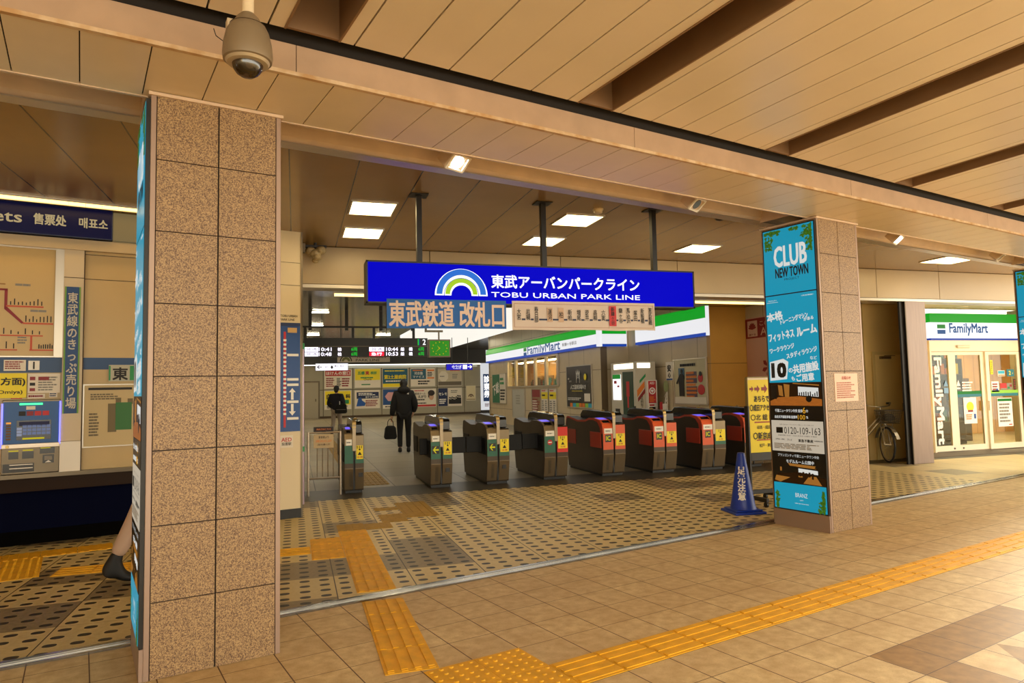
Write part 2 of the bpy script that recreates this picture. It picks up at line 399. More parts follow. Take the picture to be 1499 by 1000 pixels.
# canopy ceiling: slats and open recesses, slightly rising towards the street
SL = 0.0462
def zc(y): return 3.385 + SL * (3.58 - y)
XR0, PER = 0.87, 1.91
def slab(mb, x0, x1, y0, y1, t=0.02):
    mb.add([(x0, y0, zc(y0)), (x1, y0, zc(y0)), (x1, y1, zc(y1)), (x0, y1, zc(y1)), (x0, y0, zc(y0) + t), (x1, y0, zc(y0) + t), (x1, y1, zc(y1) + t), (x0, y1, zc(y1) + t)],
           [(0, 3, 2, 1), (4, 5, 6, 7), (0, 1, 5, 4), (1, 2, 6, 5), (2, 3, 7, 6), (3, 0, 4, 7)])
sl = MB(); Y0c, Y1c = -4.5, 3.53
bk = MB(); rc = MB()
for i in range(-7, 6):
    xr = XR0 + PER * i; a, b_ = xr, xr + 0.275; e = xr + PER
    g = 0.005
    xs = [b_, b_ + 0.09] + [b_ + 0.09 + 0.2909 * j for j in range(1, 6)] + [e]
    for x0, x1 in zip(xs[:-1], xs[1:]): slab(sl, x0 + g, x1 - g if x1 < e else x1, Y0c, Y1c)
    slab(bk, b_ + 0.002, e - 0.002, Y0c, Y1c - 0.002, 0.0)
    d = 0.24
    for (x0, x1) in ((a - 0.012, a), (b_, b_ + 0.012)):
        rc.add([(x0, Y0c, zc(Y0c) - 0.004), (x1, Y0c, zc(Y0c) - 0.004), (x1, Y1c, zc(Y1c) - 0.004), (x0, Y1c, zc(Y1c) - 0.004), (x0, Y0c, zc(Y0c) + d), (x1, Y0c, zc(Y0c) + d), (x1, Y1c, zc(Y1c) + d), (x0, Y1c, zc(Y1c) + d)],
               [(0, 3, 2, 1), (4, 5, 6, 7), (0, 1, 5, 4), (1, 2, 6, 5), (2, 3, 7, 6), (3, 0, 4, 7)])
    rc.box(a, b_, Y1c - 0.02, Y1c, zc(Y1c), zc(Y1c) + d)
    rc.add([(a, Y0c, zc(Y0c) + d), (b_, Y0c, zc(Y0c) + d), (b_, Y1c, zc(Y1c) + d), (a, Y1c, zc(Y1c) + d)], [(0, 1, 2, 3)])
for i, v in enumerate(bk.v): bk.v[i] = (v[0], v[1], v[2] + 0.03)
ceil_o = struct('ceiling', sl, M_slat, (0, 0, 0), A)
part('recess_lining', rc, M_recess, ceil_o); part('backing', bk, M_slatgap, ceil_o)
struct('roof', MB().add([(-13, -4.5, 4.1), (13.3, -4.5, 4.1), (13.3, 5.0, 4.1), (-13, 5.0, 4.1), (-13, -4.5, 4.2), (13.3, -4.5, 4.2), (13.3, 5.0, 4.2), (-13, 5.0, 4.2)],
       [(0, 3, 2, 1), (4, 5, 6, 7), (0, 1, 5, 4), (1, 2, 6, 5), (2, 3, 7, 6), (3, 0, 4, 7)]), M_recess, (0, 0, 0), A)
# the long beam
bm_ = struct('beam', MB().box(-13, 13.3, YF + 0.01, YB - 0.01, ZS + 0.012, 3.352), M_dark, (0, 0, 0), A)
fa = MB(); js = [0.94 - 4.0 * 2, 0.94 - 2 * 2.66, 0.94 - 2.66, 0.94, 3.33, 5.98, 8.6, 11.2, 13.3]
js = [-13] + js
for a, b_ in zip(js[:-1], js[1:]): fa.box(a + 0.002, b_ - 0.002, YF, YF + 0.02, ZS + 0.018, 3.345)
part('fascia', fa, M_fasciaf, bm_)
so = MB(); x = 1.152 - 0.297 * 48
while x < 13.1: so.box(x + 0.003, x + 0.294, YF + 0.024, YB - 0.014, ZS, ZS + 0.014); x += 0.297
part('soffit_panel', so, M_cream, bm_)
part('soffit_lip', MB().box(-13, 13.3, YF - 0.006, YF + 0.022, ZS - 0.004, ZS + 0.017), M_rust, bm_)
part('soffit_trim', MB().box(-13, 13.3, YB - 0.016, YB + 0.004, ZS - 0.006, ZS + 0.06), M_fascia, bm_)
part('top_seal', MB().box(-13, 13.3, YF + 0.012, YF + 0.05, 3.346, 3.72), M_dark, bm_)
# recess for the spotlights and the lobby-side channel
ch = MB().box(-13, 13.3, YB, 4.96, 3.50, 3.56).prism([(4.82, 3.505), (4.80, 3.40), (4.83, 3.30), (4.86, 3.27), (4.96, 3.27), (4.96, 3.505)], -13, 13.3, 'x')
ch.box(-13, 13.3, YB - 0.01, YB + 0.01, ZS + 0.05, 3.52)
struct('trim_2', ch, M_fascia, (0, 0, 0), A)
lip = MB().box(-13, 13.3, 4.845, 4.965, 3.258, 3.268)
struct('trim_3', lip, M_alu, (0, 0, 0), A)
# granite columns
def column(cx, label_i):
    x0, x1, y0, y1 = cx, cx + 0.70, 4.18, 4.85
    o = struct('pillar', MB().box(x0 + 0.012, x1 - 0.012, y0 + 0.012, y1 - 0.012, 0, ZS), M_colj, (0, 0, 0), A)
    t = MB(); tw = 0.028
    zs = [0.0] + [0.4 * i for i in range(1, 8)] + [ZS - 0.002]
    for a, b_ in zip(zs[:-1], zs[1:]):
        for u in range(2):
            w = (x1 - x0 - 2 * tw) / 2; xa = x0 + tw + u * w
            t.box(xa + 0.004, xa + w - 0.004, y0, y0 + 0.02, a + 0.003, b_ - 0.003)
            t.box(xa + 0.004, xa + w - 0.004, y1 - 0.02, y1, a + 0.003, b_ - 0.003)
            v = (y1 - y0 - 2 * tw) / 2; ya = y0 + tw + u * v
            t.box(x1 - 0.02, x1, ya + 0.004, ya + v - 0.004, a + 0.003, b_ - 0.003)
            t.box(x0, x0 + 0.011, ya + 0.004, ya + v - 0.004, a + 0.003, b_ - 0.003)
    part('stone_slab', t, M_col, o)
    e = MB()
    for (xa, ya) in ((x0, y0), (x1 - tw, y0), (x0, y1 - tw), (x1 - tw, y1 - tw)): e.box(xa, xa + tw, ya - 0.001, ya + tw + 0.001, 0, ZS - 0.001)
    part('corner_trim', e, M_trim, o, 0.004)
    part('cap_trim', MB().box(x0 - 0.012, x1 + 0.012, y0 - 0.012, y1 + 0.012, ZS - 0.022, ZS - 0.004), M_fascia, o)
    # fluorescent recess is closed by plates beside the column
    part('end_plate', MB().box(x0 - 0.01, x0 + 0.006, YB, 4.86, ZS + 0.07, 3.5).box(x1 - 0.006, x1 + 0.01, YB, 4.86, ZS + 0.07, 3.5), M_fascia, o)
    return o
for i, cx in enumerate((-5.7, 0.30, 6.30, 12.30)): column(cx, i)
# ---------------------------------------------------------------- lobby ceiling and header
ZC = 3.47
poly_c = [out(-14, 4.96)[:2], out(24, 4.96)[:2], (22.0, 9.62), (22.0, 14.0), (-9.0, 14.0)]
struct('ceiling', MB().prism([(-14.8, 1.29), (18.0, 9.8), (-14.8, 9.8)], ZC, ZC + 0.08, 'z').prism([(18.0, 9.8), (18.5, 10.0), (-14.8, 10.0), (-14.8, 9.8)], ZC + 0.01, ZC + 0.08, 'z'), M_ceil_in)
hd = struct('wall_upper', MB().box(0.07, 19.6, 9.60, 9.86, 2.93, ZC), M_joint)
hp = MB(); xs = [0.07, 1.83, 3.83, 5.83, 7.83, 9.83, 11.28, 13.25, 15.6, 17.6, 19.6]
for a, b_ in zip(xs[:-1], xs[1:]): hp.box(a + 0.006, b_ - 0.006, 9.575, 9.6, 2.955, ZC - 0.008)
part('header_panel', hp, M_hdr, hd)
part('header_rail', MB().box(0.07, 19.6, 9.555, 9.87, 2.90, 2.945), M_alu, hd)
# ---------------------------------------------------------------- hall shell
ZH = 3.8
struct('ceiling', MB().box(-9, 25, 9.86, 41, ZH, ZH + 0.1), M_ceil_hall)
M_bwall = lined('back_wall', 'a59c84', '5c523f', 1.62, -0.10, 2.0, -0.42, wx=0.02, wy=0.02, axis=('x', 'z'), rough=0.5)
bw = struct('wall_back', MB().box(-9, 25, 40, 40.2, 0, 2.95), M_bwall)
part('upper_fascia', MB().box(-9, 25, 39.4, 40.1, 3.0, ZH), M_black, bw)
part('light_cove', MB().box(1.5, 10.4, 39.85, 39.95, 2.80, 2.95), mat('cove_light', 'e8e4c8', 0.5, emit=0.28), bw)
part('skirting', MB().box(-9, 25, 39.97, 40, 0, 0.12), M_joint, bw)
dr = struct('door_1', MB().box(-0.3, 1.25, 39.95, 39.99, 0, 2.01), mat('grey_door', 'a89d86', 0.5))
part('door_handle', MB().box(1.08, 1.14, 39.9, 39.95, 0.95, 1.1), M_steeld, dr)
part('door_frame', MB().box(1.25, 1.33, 39.93, 39.99, 0, 2.09).box(-0.38, -0.3, 39.93, 39.99, 0, 2.09).box(-0.3, 1.25, 39.93, 39.99, 2.01, 2.09), M_steeld, dr)
# left hall wall: its near end carries the line map
struct('wall_left', MB().prism([(-0.15, 8.93), (0.07, 8.76), (0.07, 40.0), (-0.25, 40.0)], 0, ZH, 'z'), M_beige)
# ticket wall (parallel to the concourse): front at y=8.48
tw_ = struct('wall_left', MB().box(-14, 2.0, 8.48, 9.2, 0.735, ZC + 0.05), M_ticketwall, (0, 0, 0), A)
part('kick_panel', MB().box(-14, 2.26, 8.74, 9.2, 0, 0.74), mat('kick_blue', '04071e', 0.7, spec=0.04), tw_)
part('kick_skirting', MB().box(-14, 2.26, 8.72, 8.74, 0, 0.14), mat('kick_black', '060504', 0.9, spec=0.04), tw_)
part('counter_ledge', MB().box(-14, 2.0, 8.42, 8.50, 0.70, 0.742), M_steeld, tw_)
part('kick_shadow_board', MB().box(-14, 2.0, 8.50, 8.74, 0.56, 0.70), mat('ledge_shadow', '2a1c12', 0.7, spec=0.2), tw_)  # dark strip painted in for the shadow under the ledge
part('blue_band', MB().box(-14, -0.17, 8.472, 8.48, 1.752, 1.906).box(0.005, 2.0, 8.472, 8.48, 1.782, 1.906), M_band, tw_)
part('head_rail', MB().box(-14, 2.0, 8.40, 8.48, 3.03, 3.14), M_hdr, tw_)
part('mullion', MB().box(-0.235, -0.17, 8.44, 8.48, 1.906, 3.03), M_alu, tw_)
part('pilaster', MB().box(-0.17, 0.006, 8.43, 8.48, 1.05, 3.03), M_beige, tw_)
part('pilaster_base', MB().box(-0.175, 0.006, 8.42, 8.48, 0.742, 1.045), M_white, tw_)
part('panel_joint', MB().box(-0.17, 0.006, 8.428, 8.43, 2.735, 2.742).box(0.012, 2.0, 8.478, 8.48, 2.735, 2.742).box(0.006, 0.014, 8.428, 8.48, 0.742, 3.03), M_joint, tw_)
# end block of that wall
eb = struct('pillar', MB().box(1.99, 2.262, 8.47, 8.94, 0.11, ZC), mat('cream_block', 'e0cda6', 0.42), (0, 0, 0), A)
part('block_base', MB().box(1.99, 2.268, 8.46, 8.94, 0, 0.11), M_black, eb)
part('block_joint', MB().box(1.99, 2.263, 8.468, 8.47, 2.80, 2.806).box(1.99, 2.263, 8.468, 8.47, 3.08, 3.084), M_joint, eb)
part('block_edge', MB().box(2.262, 2.29, 8.47, 8.62, 0.0, ZC), M_steeld, eb)
# convenience-store booth inside the hall and the stepped wall to its right
M_booth = lined('booth_panels', 'cfbb96', '6a563c', 1.2, 0.1, 1.35, 0.62, axis=('y', 'z'), wx=0.008, wy=0.008)
M_boothx = lined('booth_panels_front', 'cfbb96', '6a563c', 0.9, 0.4, 1.35, 0.62, axis=('x', 'z'), wx=0.006, wy=0.006)
bo = MB(); bo.box(8.4, 8.6, 21.4, 27.2, 0, 1.53).box(8.4, 8.6, 18.1, 21.4, 0, ZH).box(8.4, 8.6, 27.2, 30.0, 0, ZH).box(8.4, 8.6, 21.4, 27.2, 2.6, ZH).box(8.4, 12.0, 29.9, 30.1, 0, ZH)
wr = struct('wall_right', bo, M_booth)
struct('wall_front', MB().box(8.601, 9.3, 18.1, 18.3, 0, ZH), M_boothx)
struct('wall_front', MB().box(9.3, 10.3, 13.95, 14.1, 0, ZH), lined('ochre_panels', 'c89440', '5a3c14', 2.0, 8.4, 1.35, 0.62, axis=('x', 'z'), wx=0.006, wy=0.006))
struct('wall_side', MB().box(9.3, 9.5, 14.1, 18.3, 0, ZH).box(10.3, 10.5, 10.55, 14.1, 0, ZH), M_booth)
struct('wall_inner', MB().box(10.3, 11.6, 10.4, 10.55, 0, ZH), mat('alcove_wall', 'd0b272', 0.5, noise=0.1, nscale=2))
# soffit beyond the gates; the daylight on it is put in as glow
lp = thing('glowing_soffit', 'large white soffit beyond the gates, its daylight put in as glow', 'ceiling light', (5.3, 20.0, 3.4))
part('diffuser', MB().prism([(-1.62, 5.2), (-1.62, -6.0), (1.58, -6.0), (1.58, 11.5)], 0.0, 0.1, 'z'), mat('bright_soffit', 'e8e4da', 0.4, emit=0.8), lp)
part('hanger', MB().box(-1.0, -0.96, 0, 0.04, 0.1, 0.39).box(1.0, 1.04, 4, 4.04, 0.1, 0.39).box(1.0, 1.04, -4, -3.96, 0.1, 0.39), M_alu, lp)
# unseen wall added to shut out sky light from the left
struct('wall_outer', MB().box(-14.2, -14, -9, 9, 0, 4.2), M_beige, (0, 0, 0), A)
# yellow tactile paving
def tact(name, blocks, rot=0.0, m=None, dots=()):
    mb = MB()
    for (x0, x1, y0, y1, d) in blocks:
        mb.box(x0 + 0.002, x1 - 0.002, y0 + 0.002, y1 - 0.002, 0.0, 0.004)
        w, h = x1 - x0, y1 - y0
        if d == 'y':
            for i in range(4):
                c = x0 + w * (i + 0.5) / 4; mb.box(c - 0.017, c + 0.017, y0 + 0.012, y1 - 0.012, 0.004, 0.009)
        elif d == 'x':
            for i in range(4):
                c = y0 + h * (i + 0.5) / 4; mb.box(x0 + 0.012, x1 - 0.012, c - 0.017, c + 0.017, 0.004, 0.009)
        else:
            for i in range(5):
                for j in range(5):
                    cx, cy = x0 + w * (i + 0.5) / 5, y0 + h * (j + 0.5) / 5
                    mb.ring([((cx, cy, 0.004), 0.014), ((cx, cy, 0.009), 0.010)], 8)
    o = struct(name, mb, m or M_tact, (0, 0, 0), rot); return o
lane = []
x = 0.066 - 0.3 * 30
while x < 22:
    cross = 1.55 < x + 0.15 < 2.16
    lane.append((x, x + 0.3, 2.85, 3.15, '.' if cross else 'x')); x += 0.3
tact('floor_strip', lane, A)
br = []
y = 5.015
while y > 3.3: br.append((0.452, 0.745, y - 0.3, y, 'y')); y -= 0.3
# the branch to the lobby runs along the hall axis
tact('floor_strip', [(0.452, 0.745, 3.765, 3.79, 'y')] + [(0.452, 0.745, 3.79 + 0.325 * i, 3.79 + 0.325 * (i + 1), 'y') for i in range(4)])
tact('floor_strip', [(1.566, 1.866, 3.15, 3.45, '.'), (1.866, 2.166, 3.15, 3.45, '.')], A)
ins = [(0.44, 0.735, 5.33 + 0.294 * i, 5.33 + 0.294 * (i + 1), 'y') for i in range(8)]
ins += [(0.145, 0.44, 6.50 + 0.3 * i, 6.80 + 0.3 * i, 'y') for i in range(3)]
ins += [(0.145 - 0.3 * (i + 1), 0.145 - 0.3 * i, 6.76, 7.06, 'x') for i in range(7)]
tact('floor_strip', ins)
tact('floor_strip', [(0.44, 0.735, 7.68, 8.05, 'y'), (0.735, 1.03, 7.68, 8.0, 'y'), (0.95, 1.25, 8.0, 8.5, 'y'), (1.25, 1.65, 8.2, 9.3, 'y'), (0.95, 1.25, 8.8, 9.0, 'y')], 0, M_tactd)
# before the ticket machines
lt = [(-9 + 0.3 * i, -8.7 + 0.3 * i, 7.94, 8.24, 'y') for i in range(31)]
lt2 = [(-1.17 + 0.3 * i, -0.87 + 0.3 * i, 7.10 + 0.28 * j, 7.38 + 0.28 * j, '.') for i in range(3) for j in range(3)]
tact('floor_strip', lt + lt2, A)
tact('floor_strip', [(0.85 + 0.3 * 0, 1.15, 11.2 + 0.3 * i, 11.5 + 0.3 * i, 'y') for i in range(40)] + [(1.15, 1.45, 11.2 + 0.3 * i, 11.5 + 0.3 * i, 'y') for i in range(6)], 0, M_tactd)
# ---------------------------------------------------------------- lobby lights, spotlights, small ceiling devices
def ceiling_light(x0, x1, y0, y1, label, z=ZC):
    t = thing('ceiling_light', label, 'ceiling light', ((x0 + x1) / 2, (y0 + y1) / 2, z), 0, 'square ceiling lights of the lobby')
    w, h = (x1 - x0) / 2, (y1 - y0) / 2
    f = MB(); e = 0.018
    f.box(-w - e, -w, -h - e, h + e, -0.012, 0).box(w, w + e, -h - e, h + e, -0.012, 0).box(-w, w, -h - e, -h, -0.012, 0).box(-w, w, h, h + e, -0.012, 0)
    part('frame', f, M_alu, t)
    d = MB().box(-w, -0.004, -h, h, -0.008, -0.001).box(0.004, w, -h, h, -0.008, -0.001)
    part('diffuser', d, M_panel_light, t)
    return t
ceiling_light(0.575, 1.025, 7.18, 7.70, 'lit square ceiling light left of the hanging sign poles, nearer of the left pair')
ceiling_light(0.585, 1.03, 8.38, 8.90, 'lit square ceiling light left of the hanging sign poles, farther of the left pair')
ceiling_light(2.97, 3.42, 7.18, 7.68, 'lit square ceiling light right of the middle sign pole')
ceiling_light(2.99, 3.42, 8.38, 8.88, 'lit square ceiling light crossed by the middle sign pole')
ceiling_light(5.36, 5.83, 8.38, 8.88, 'lit square ceiling light between the last sign pole and the right granite column')
ceiling_light(10.05, 10.72, 8.36, 8.86, 'lit square ceiling light in front of the glass convenience store')
# cove light above the ticket sign
mb = MB(); x = -7.0
while x < 1.9: mb.box(x, x + 0.143, 8.075, 8.155, ZC - 0.012, ZC - 0.002).box(x, x + 0.143, 8.165, 8.25, ZC - 0.012, ZC - 0.002); x += 0.146
t = thing('strip_light', 'long louvred ceiling strip light above the blue ticket sign', 'ceiling light', out(0, 0, 0), A)
part('louvre', mb, M_tube_light, t); part('frame', MB().box(-7, 1.92, 8.06, 8.075, ZC - 0.02, ZC).box(-7, 1.92, 8.25, 8.265, ZC - 0.02, ZC), M_alu, t)
def spot(x, y, z, lit, label, rz=0.0):
    t = thing('spotlight', label, 'spotlight', out(x, y, z), A + rz, 'spotlights under the long beam')
    f = MB().prism([(-0.10, -0.075), (0.10, -0.075), (0.10, 0.075), (-0.10, 0.075)], -0.03, 0.03, 'y')
    b = part('housing', MB().box(-0.095, 0.095, -0.03, 0.09, -0.07, 0.07), M_fascia, t, 0.008)
    r = MB(); r.box(-0.095, -0.075, -0.045, -0.03, -0.07, 0.07).box(0.075, 0.095, -0.045, -0.03, -0.07, 0.07).box(-0.075, 0.075, -0.045, -0.03, -0.07, -0.055).box(-0.075, 0.075, -0.045, -0.03, 0.055, 0.07)
    q = part('bezel', r, M_white, t)
    l = part('lens', MB().ring([((0, -0.031, 0), 0.052), ((0, -0.036, 0), 0.05)], 20), mat('lamp_lit', 'fffaf0', 0.3, emit=30) if lit else mat('lamp_off', '8a7c66', 0.2, 0.4), t)
    a = part('arm', MB().tube([(0, 0.05, 0.0), (0, 0.05, 0.24)], 0.012), M_alu, t)
    for o in (b, q, l): o.rotation_euler = (R(48), 0, R(18))
    return t
spot(2.41, 4.60, 3.255, True, 'small square spotlight, lit, above the left half of the hanging sign')
spot(5.01, 4.60, 3.255, False, 'small square spotlight, unlit, left of the right granite column')
spot(8.55, 4.60, 3.26, True, 'small square spotlight, lit, between the right granite column and the glass store')
spot(11.25, 4.60, 3.26, False, 'small square spotlight, unlit, nearest the right edge of the picture')
t = thing('smoke_detector', 'round white smoke detector on the lobby ceiling', 'smoke detector', (3.23, 6.91, ZC))
part('body', MB().lathe([(0.02, -0.05), (0.045, -0.045), (0.05, -0.02), (0.06, -0.012), (0.06, 0.0)]), M_cream, t, smooth=True)
t = thing('ceiling_sensor', 'small black dome sensor on the lobby ceiling near the right column', 'sensor', (4.83, 6.95, ZC))
part('body', MB().lathe([(0.01, -0.04), (0.04, -0.03), (0.055, -0.01), (0.055, 0.0)]), M_black, t, smooth=True)
# surveillance dome camera on the beam
t = thing('dome_camera', 'large grey surveillance dome camera hanging under the canopy edge', 'security camera', out(0.617, 3.20, 2.963), A); t.scale = (0.94,) * 3
hs = part('housing', MB().lathe([(0.098, 0.045), (0.112, 0.05), (0.116, 0.075), (0.112, 0.13), (0.098, 0.19), (0.082, 0.222), (0.074, 0.226), (0.05, 0.265), (0.032, 0.285), (0.001, 0.286)], n=40), mat('camera_shell', '86755c', 0.42, 0.1), t, smooth=True)
part('seam', MB().lathe([(0.0795, 0.222), (0.0835, 0.224), (0.0795, 0.226)], n=40), M_joint, hs)
part('ring', MB().lathe([(0.074, 0.030), (0.094, 0.034), (0.102, 0.046), (0.098, 0.056), (0.074, 0.056)], n=40), mat('camera_ring', 'b09f82', 0.35, 0.2), t, smooth=True)
part('dome', MB().lathe([(0.001, -0.032), (0.03, -0.027), (0.052, -0.012), (0.066, 0.008), (0.072, 0.034), (0.07, 0.05)], n=36), glass('dome_glass', '8a7a64', 0.5), t, smooth=True)
part('lens', MB().ball((0, 0, 0.035), 0.045), M_blackg, t, smooth=True)
part('lens_eye', MB().ring([((0.0, -0.035, 0.02), 0.02), ((0.0, -0.048, 0.012), 0.018)], 16), mat('lens_brown', '8a6a40', 0.15, 0.5), t, smooth=True)
part('pole', MB().tube([(0, 0, 0.28), (0, 0, 0.455)], 0.028, 16), M_cream, t, smooth=True)
part('bracket', MB().box(-0.085, -0.045, 0.05, 0.10, 0.14, 0.27).box(-0.065, 0.0, 0.03, 0.07, 0.2, 0.24), M_cream, t)
part('cable', MB().tube([(-0.07, 0.06, 0.17), (-0.10, 0.085, 0.165), (-0.13, 0.09, 0.185), (-0.14, 0.094, 0.22)], 0.0025, 6), M_black, t)
# wrapped camera on the end block
t = thing('wrapped_camera', 'camera wrapped in a crumpled plastic bag at the top of the end block', 'security camera', (0.26, 9.35, 3.27))
mb = MB()
for (cx, cy, cz, r) in ((0, 0, 0.05, 0.08), (-0.06, 0.02, 0.09, 0.07), (0.07, 0.0, 0.10, 0.07), (0.02, -0.03, 0.0, 0.06), (0, 0, -0.04, 0.045)): mb.ball((cx, cy, cz), r, 1.0, 1.0, 0.85, 6)
b = part('bag', mb, mat('plastic_bag', 'b09c74', 0.25, noise=0.4, nscale=25, bump=0.6), t, smooth=True)
part('arm', MB().tube([(0, 0.02, 0.1), (0, 0.02, 0.20)], 0.02).box(-0.16, 0.14, -0.02, 0.06, 0.135, 0.165), M_black, t)
part('mount', MB().box(-0.20, -0.13, -0.04, 0.05, 0.06, 0.18), M_steeld, t)
# ---------------------------------------------------------------- the hanging line sign
SX0, SX1, SZ0, SZ1, SY = 0.655, 4.29, 2.345, 2.765, 6.70
t = thing('hanging_sign', 'long lit blue line sign with a rainbow arch hanging from three black poles', 'sign', ((SX0 + SX1) / 2, SY, SZ0))
w2 = (SX1 - SX0) / 2; hh = SZ1 - SZ0
part('case', MB().box(-w2, w2, 0.012, 0.22, 0, hh), M_black, t, 0.006)
f = MB(); f.box(-w2, -w2 + 0.018, 0, 0.013, 0, hh).box(w2 - 0.018, w2, 0, 0.013, 0, hh).box(-w2, w2, 0, 0.013, 0, 0.016).box(-w2, w2, 0, 0.013, hh - 0.016, hh)
part('frame', f, M_black, t)
part('face', MB().box(-w2 + 0.018, w2 - 0.018, 0.006, 0.012, 0.016, hh - 0.016), M_signblue, t)
cx = -0.872; cz = 0.09
e = part('arch_outline', MB().arc(cx, cz, 0.105, 0.272, 0, math.pi, 0.002, 0.005), M_signwhite, t)
part('outer_arch', MB().arc(cx, cz + 0.012, 0.196, 0.256, 0.0, math.pi, 0.0, 0.002), mat('arch_blue', '1e78e8', 0.4, emit=0.5), t)
part('arch_gap', MB().arc(cx, cz - 0.001, 0.174, 0.180, 0.0, math.pi, 0.0, 0.002), M_signblue, t)
part('inner_arch', MB().arc(cx, cz + 0.012, 0.118, 0.166, 0.0, math.pi, 0.0, 0.002), mat('arch_green', 'b4e01e', 0.4, emit=0.5), t)
letters(t, M_signwhite, [('東武アーバンパークライン', 0.285, 0.245, 0.15, {'w': 1.68, 'b': 0.02, 'H': 0.135}), ('TOBU URBAN PARK LINE', 0.285, 0.108, 0.06, {'w': 1.69, 'b': 0.006, 'H': 0.052})], 0.003)
for px in (1.195 - (SX0 + SX1) / 2, 2.53 - (SX0 + SX1) / 2, 3.85 - (SX0 + SX1) / 2):
    p = part('pole', MB().box(px - 0.027, px + 0.027, 0.08, 0.14, hh, ZC - SZ0), M_black, t)
    part('pole_plate', MB().box(px - 0.09, px + 0.09, 0.03, 0.19, ZC - SZ0 - 0.012, ZC - SZ0 - 0.001), M_black, p)
# cloth banners under it
def wavy(x0, x1, z0, z1, amp, y, n=14):
    mb = MB(); vs = []; fs = []
    for i in range(n + 1):
        x = x0 + (x1 - x0) * i / n; d = amp * math.sin(i * 1.1)
        vs += [(x, y - d, z0 + d), (x, y - d * 0.3, z1), (x, y + 0.004 - d * 0.3, z1), (x, y + 0.004 - d, z0 + d)]
    for i in range(n):
        q = 4 * i
        for k in range(4): fs.append((q + k, q + (k + 1) % 4, q + 4 + (k + 1) % 4, q + 4 + k))
    fs += [(0, 3, 2, 1), (4 * n, 4 * n + 1, 4 * n + 2, 4 * n + 3)]
    return mb.add(vs, fs)
t = thing('banner', 'blue strip banner with big pale characters under the lit sign', 'banner', (1.455, 6.683, 2.10))
part('cloth', MB().box(-0.605, 0.605, 0, 0.006, 0, 0.288), mat('banner_blue', '1260ae', 0.6, noise=0.08, nscale=4), t)
letters(t, mat('banner_letters', 'e4cbb8', 0.6), [('東武鉄道 改札口', 0, 0.144, 0.2, {'w': 1.16, 'H': 0.25, 'b': 0.03})], -0.002)
t = thing('station_strip', 'pale strip listing stations in upright characters with one red station', 'banner', (2.945, 6.683, 2.09))
part('cloth', wavy(-0.82, 0.82, 0, 0.30, 0.004, 0), mat('strip_cloth', 'd6c6b8', 0.6, noise=0.06, nscale=3), t)
part('border', rects([(-0.8, 0.8, 0.268, 0.272), (-0.8, 0.8, 0.026, 0.03), (-0.8, -0.796, 0.026, 0.272), (0.796, 0.8, 0.026, 0.272)], -0.007), mat('strip_border', 'b08068', 0.6), t)
st = ['大宮', '岩槻', '春日部', '運河', '柏', '新柏', '増尾', '逆井', '高柳', '六実', '新鎌ヶ谷', '鎌ヶ谷', '馬込沢', '塚田', '新船橋', '東武船橋']
sx = [-0.75, -0.65, -0.56, -0.41, -0.285, -0.185, -0.085, 0.01, 0.105, 0.2, 0.31, 0.405, 0.495, 0.58, 0.665, 0.76]
part('stripe', rects([(sx[i] + 0.03, sx[i + 1] - 0.03, 0.100, 0.118) for i in range(15)], -0.007), M_navy, t)
part('name_box', rects([(x - 0.03, x + 0.03, 0.085, 0.235) for x in (sx[3], sx[4])], -0.0075, 0.0005), mat('strip_box', 'c9a98e', 0.6), t)
part('red_box', rects([(0.268, 0.352, 0.045, 0.262)], -0.0075), M_red, t)
letters(t, M_ink, [(s, x, (0.16 if len(s) < 4 else 0.155), 0.055, {'v': 1, 'ln': 0.9, 'w': 0.042, 'H': {1: 0.07, 2: 0.115, 3: 0.165, 4: 0.19}[len(s)]}) for s, x in zip(st, sx)], -0.0105)
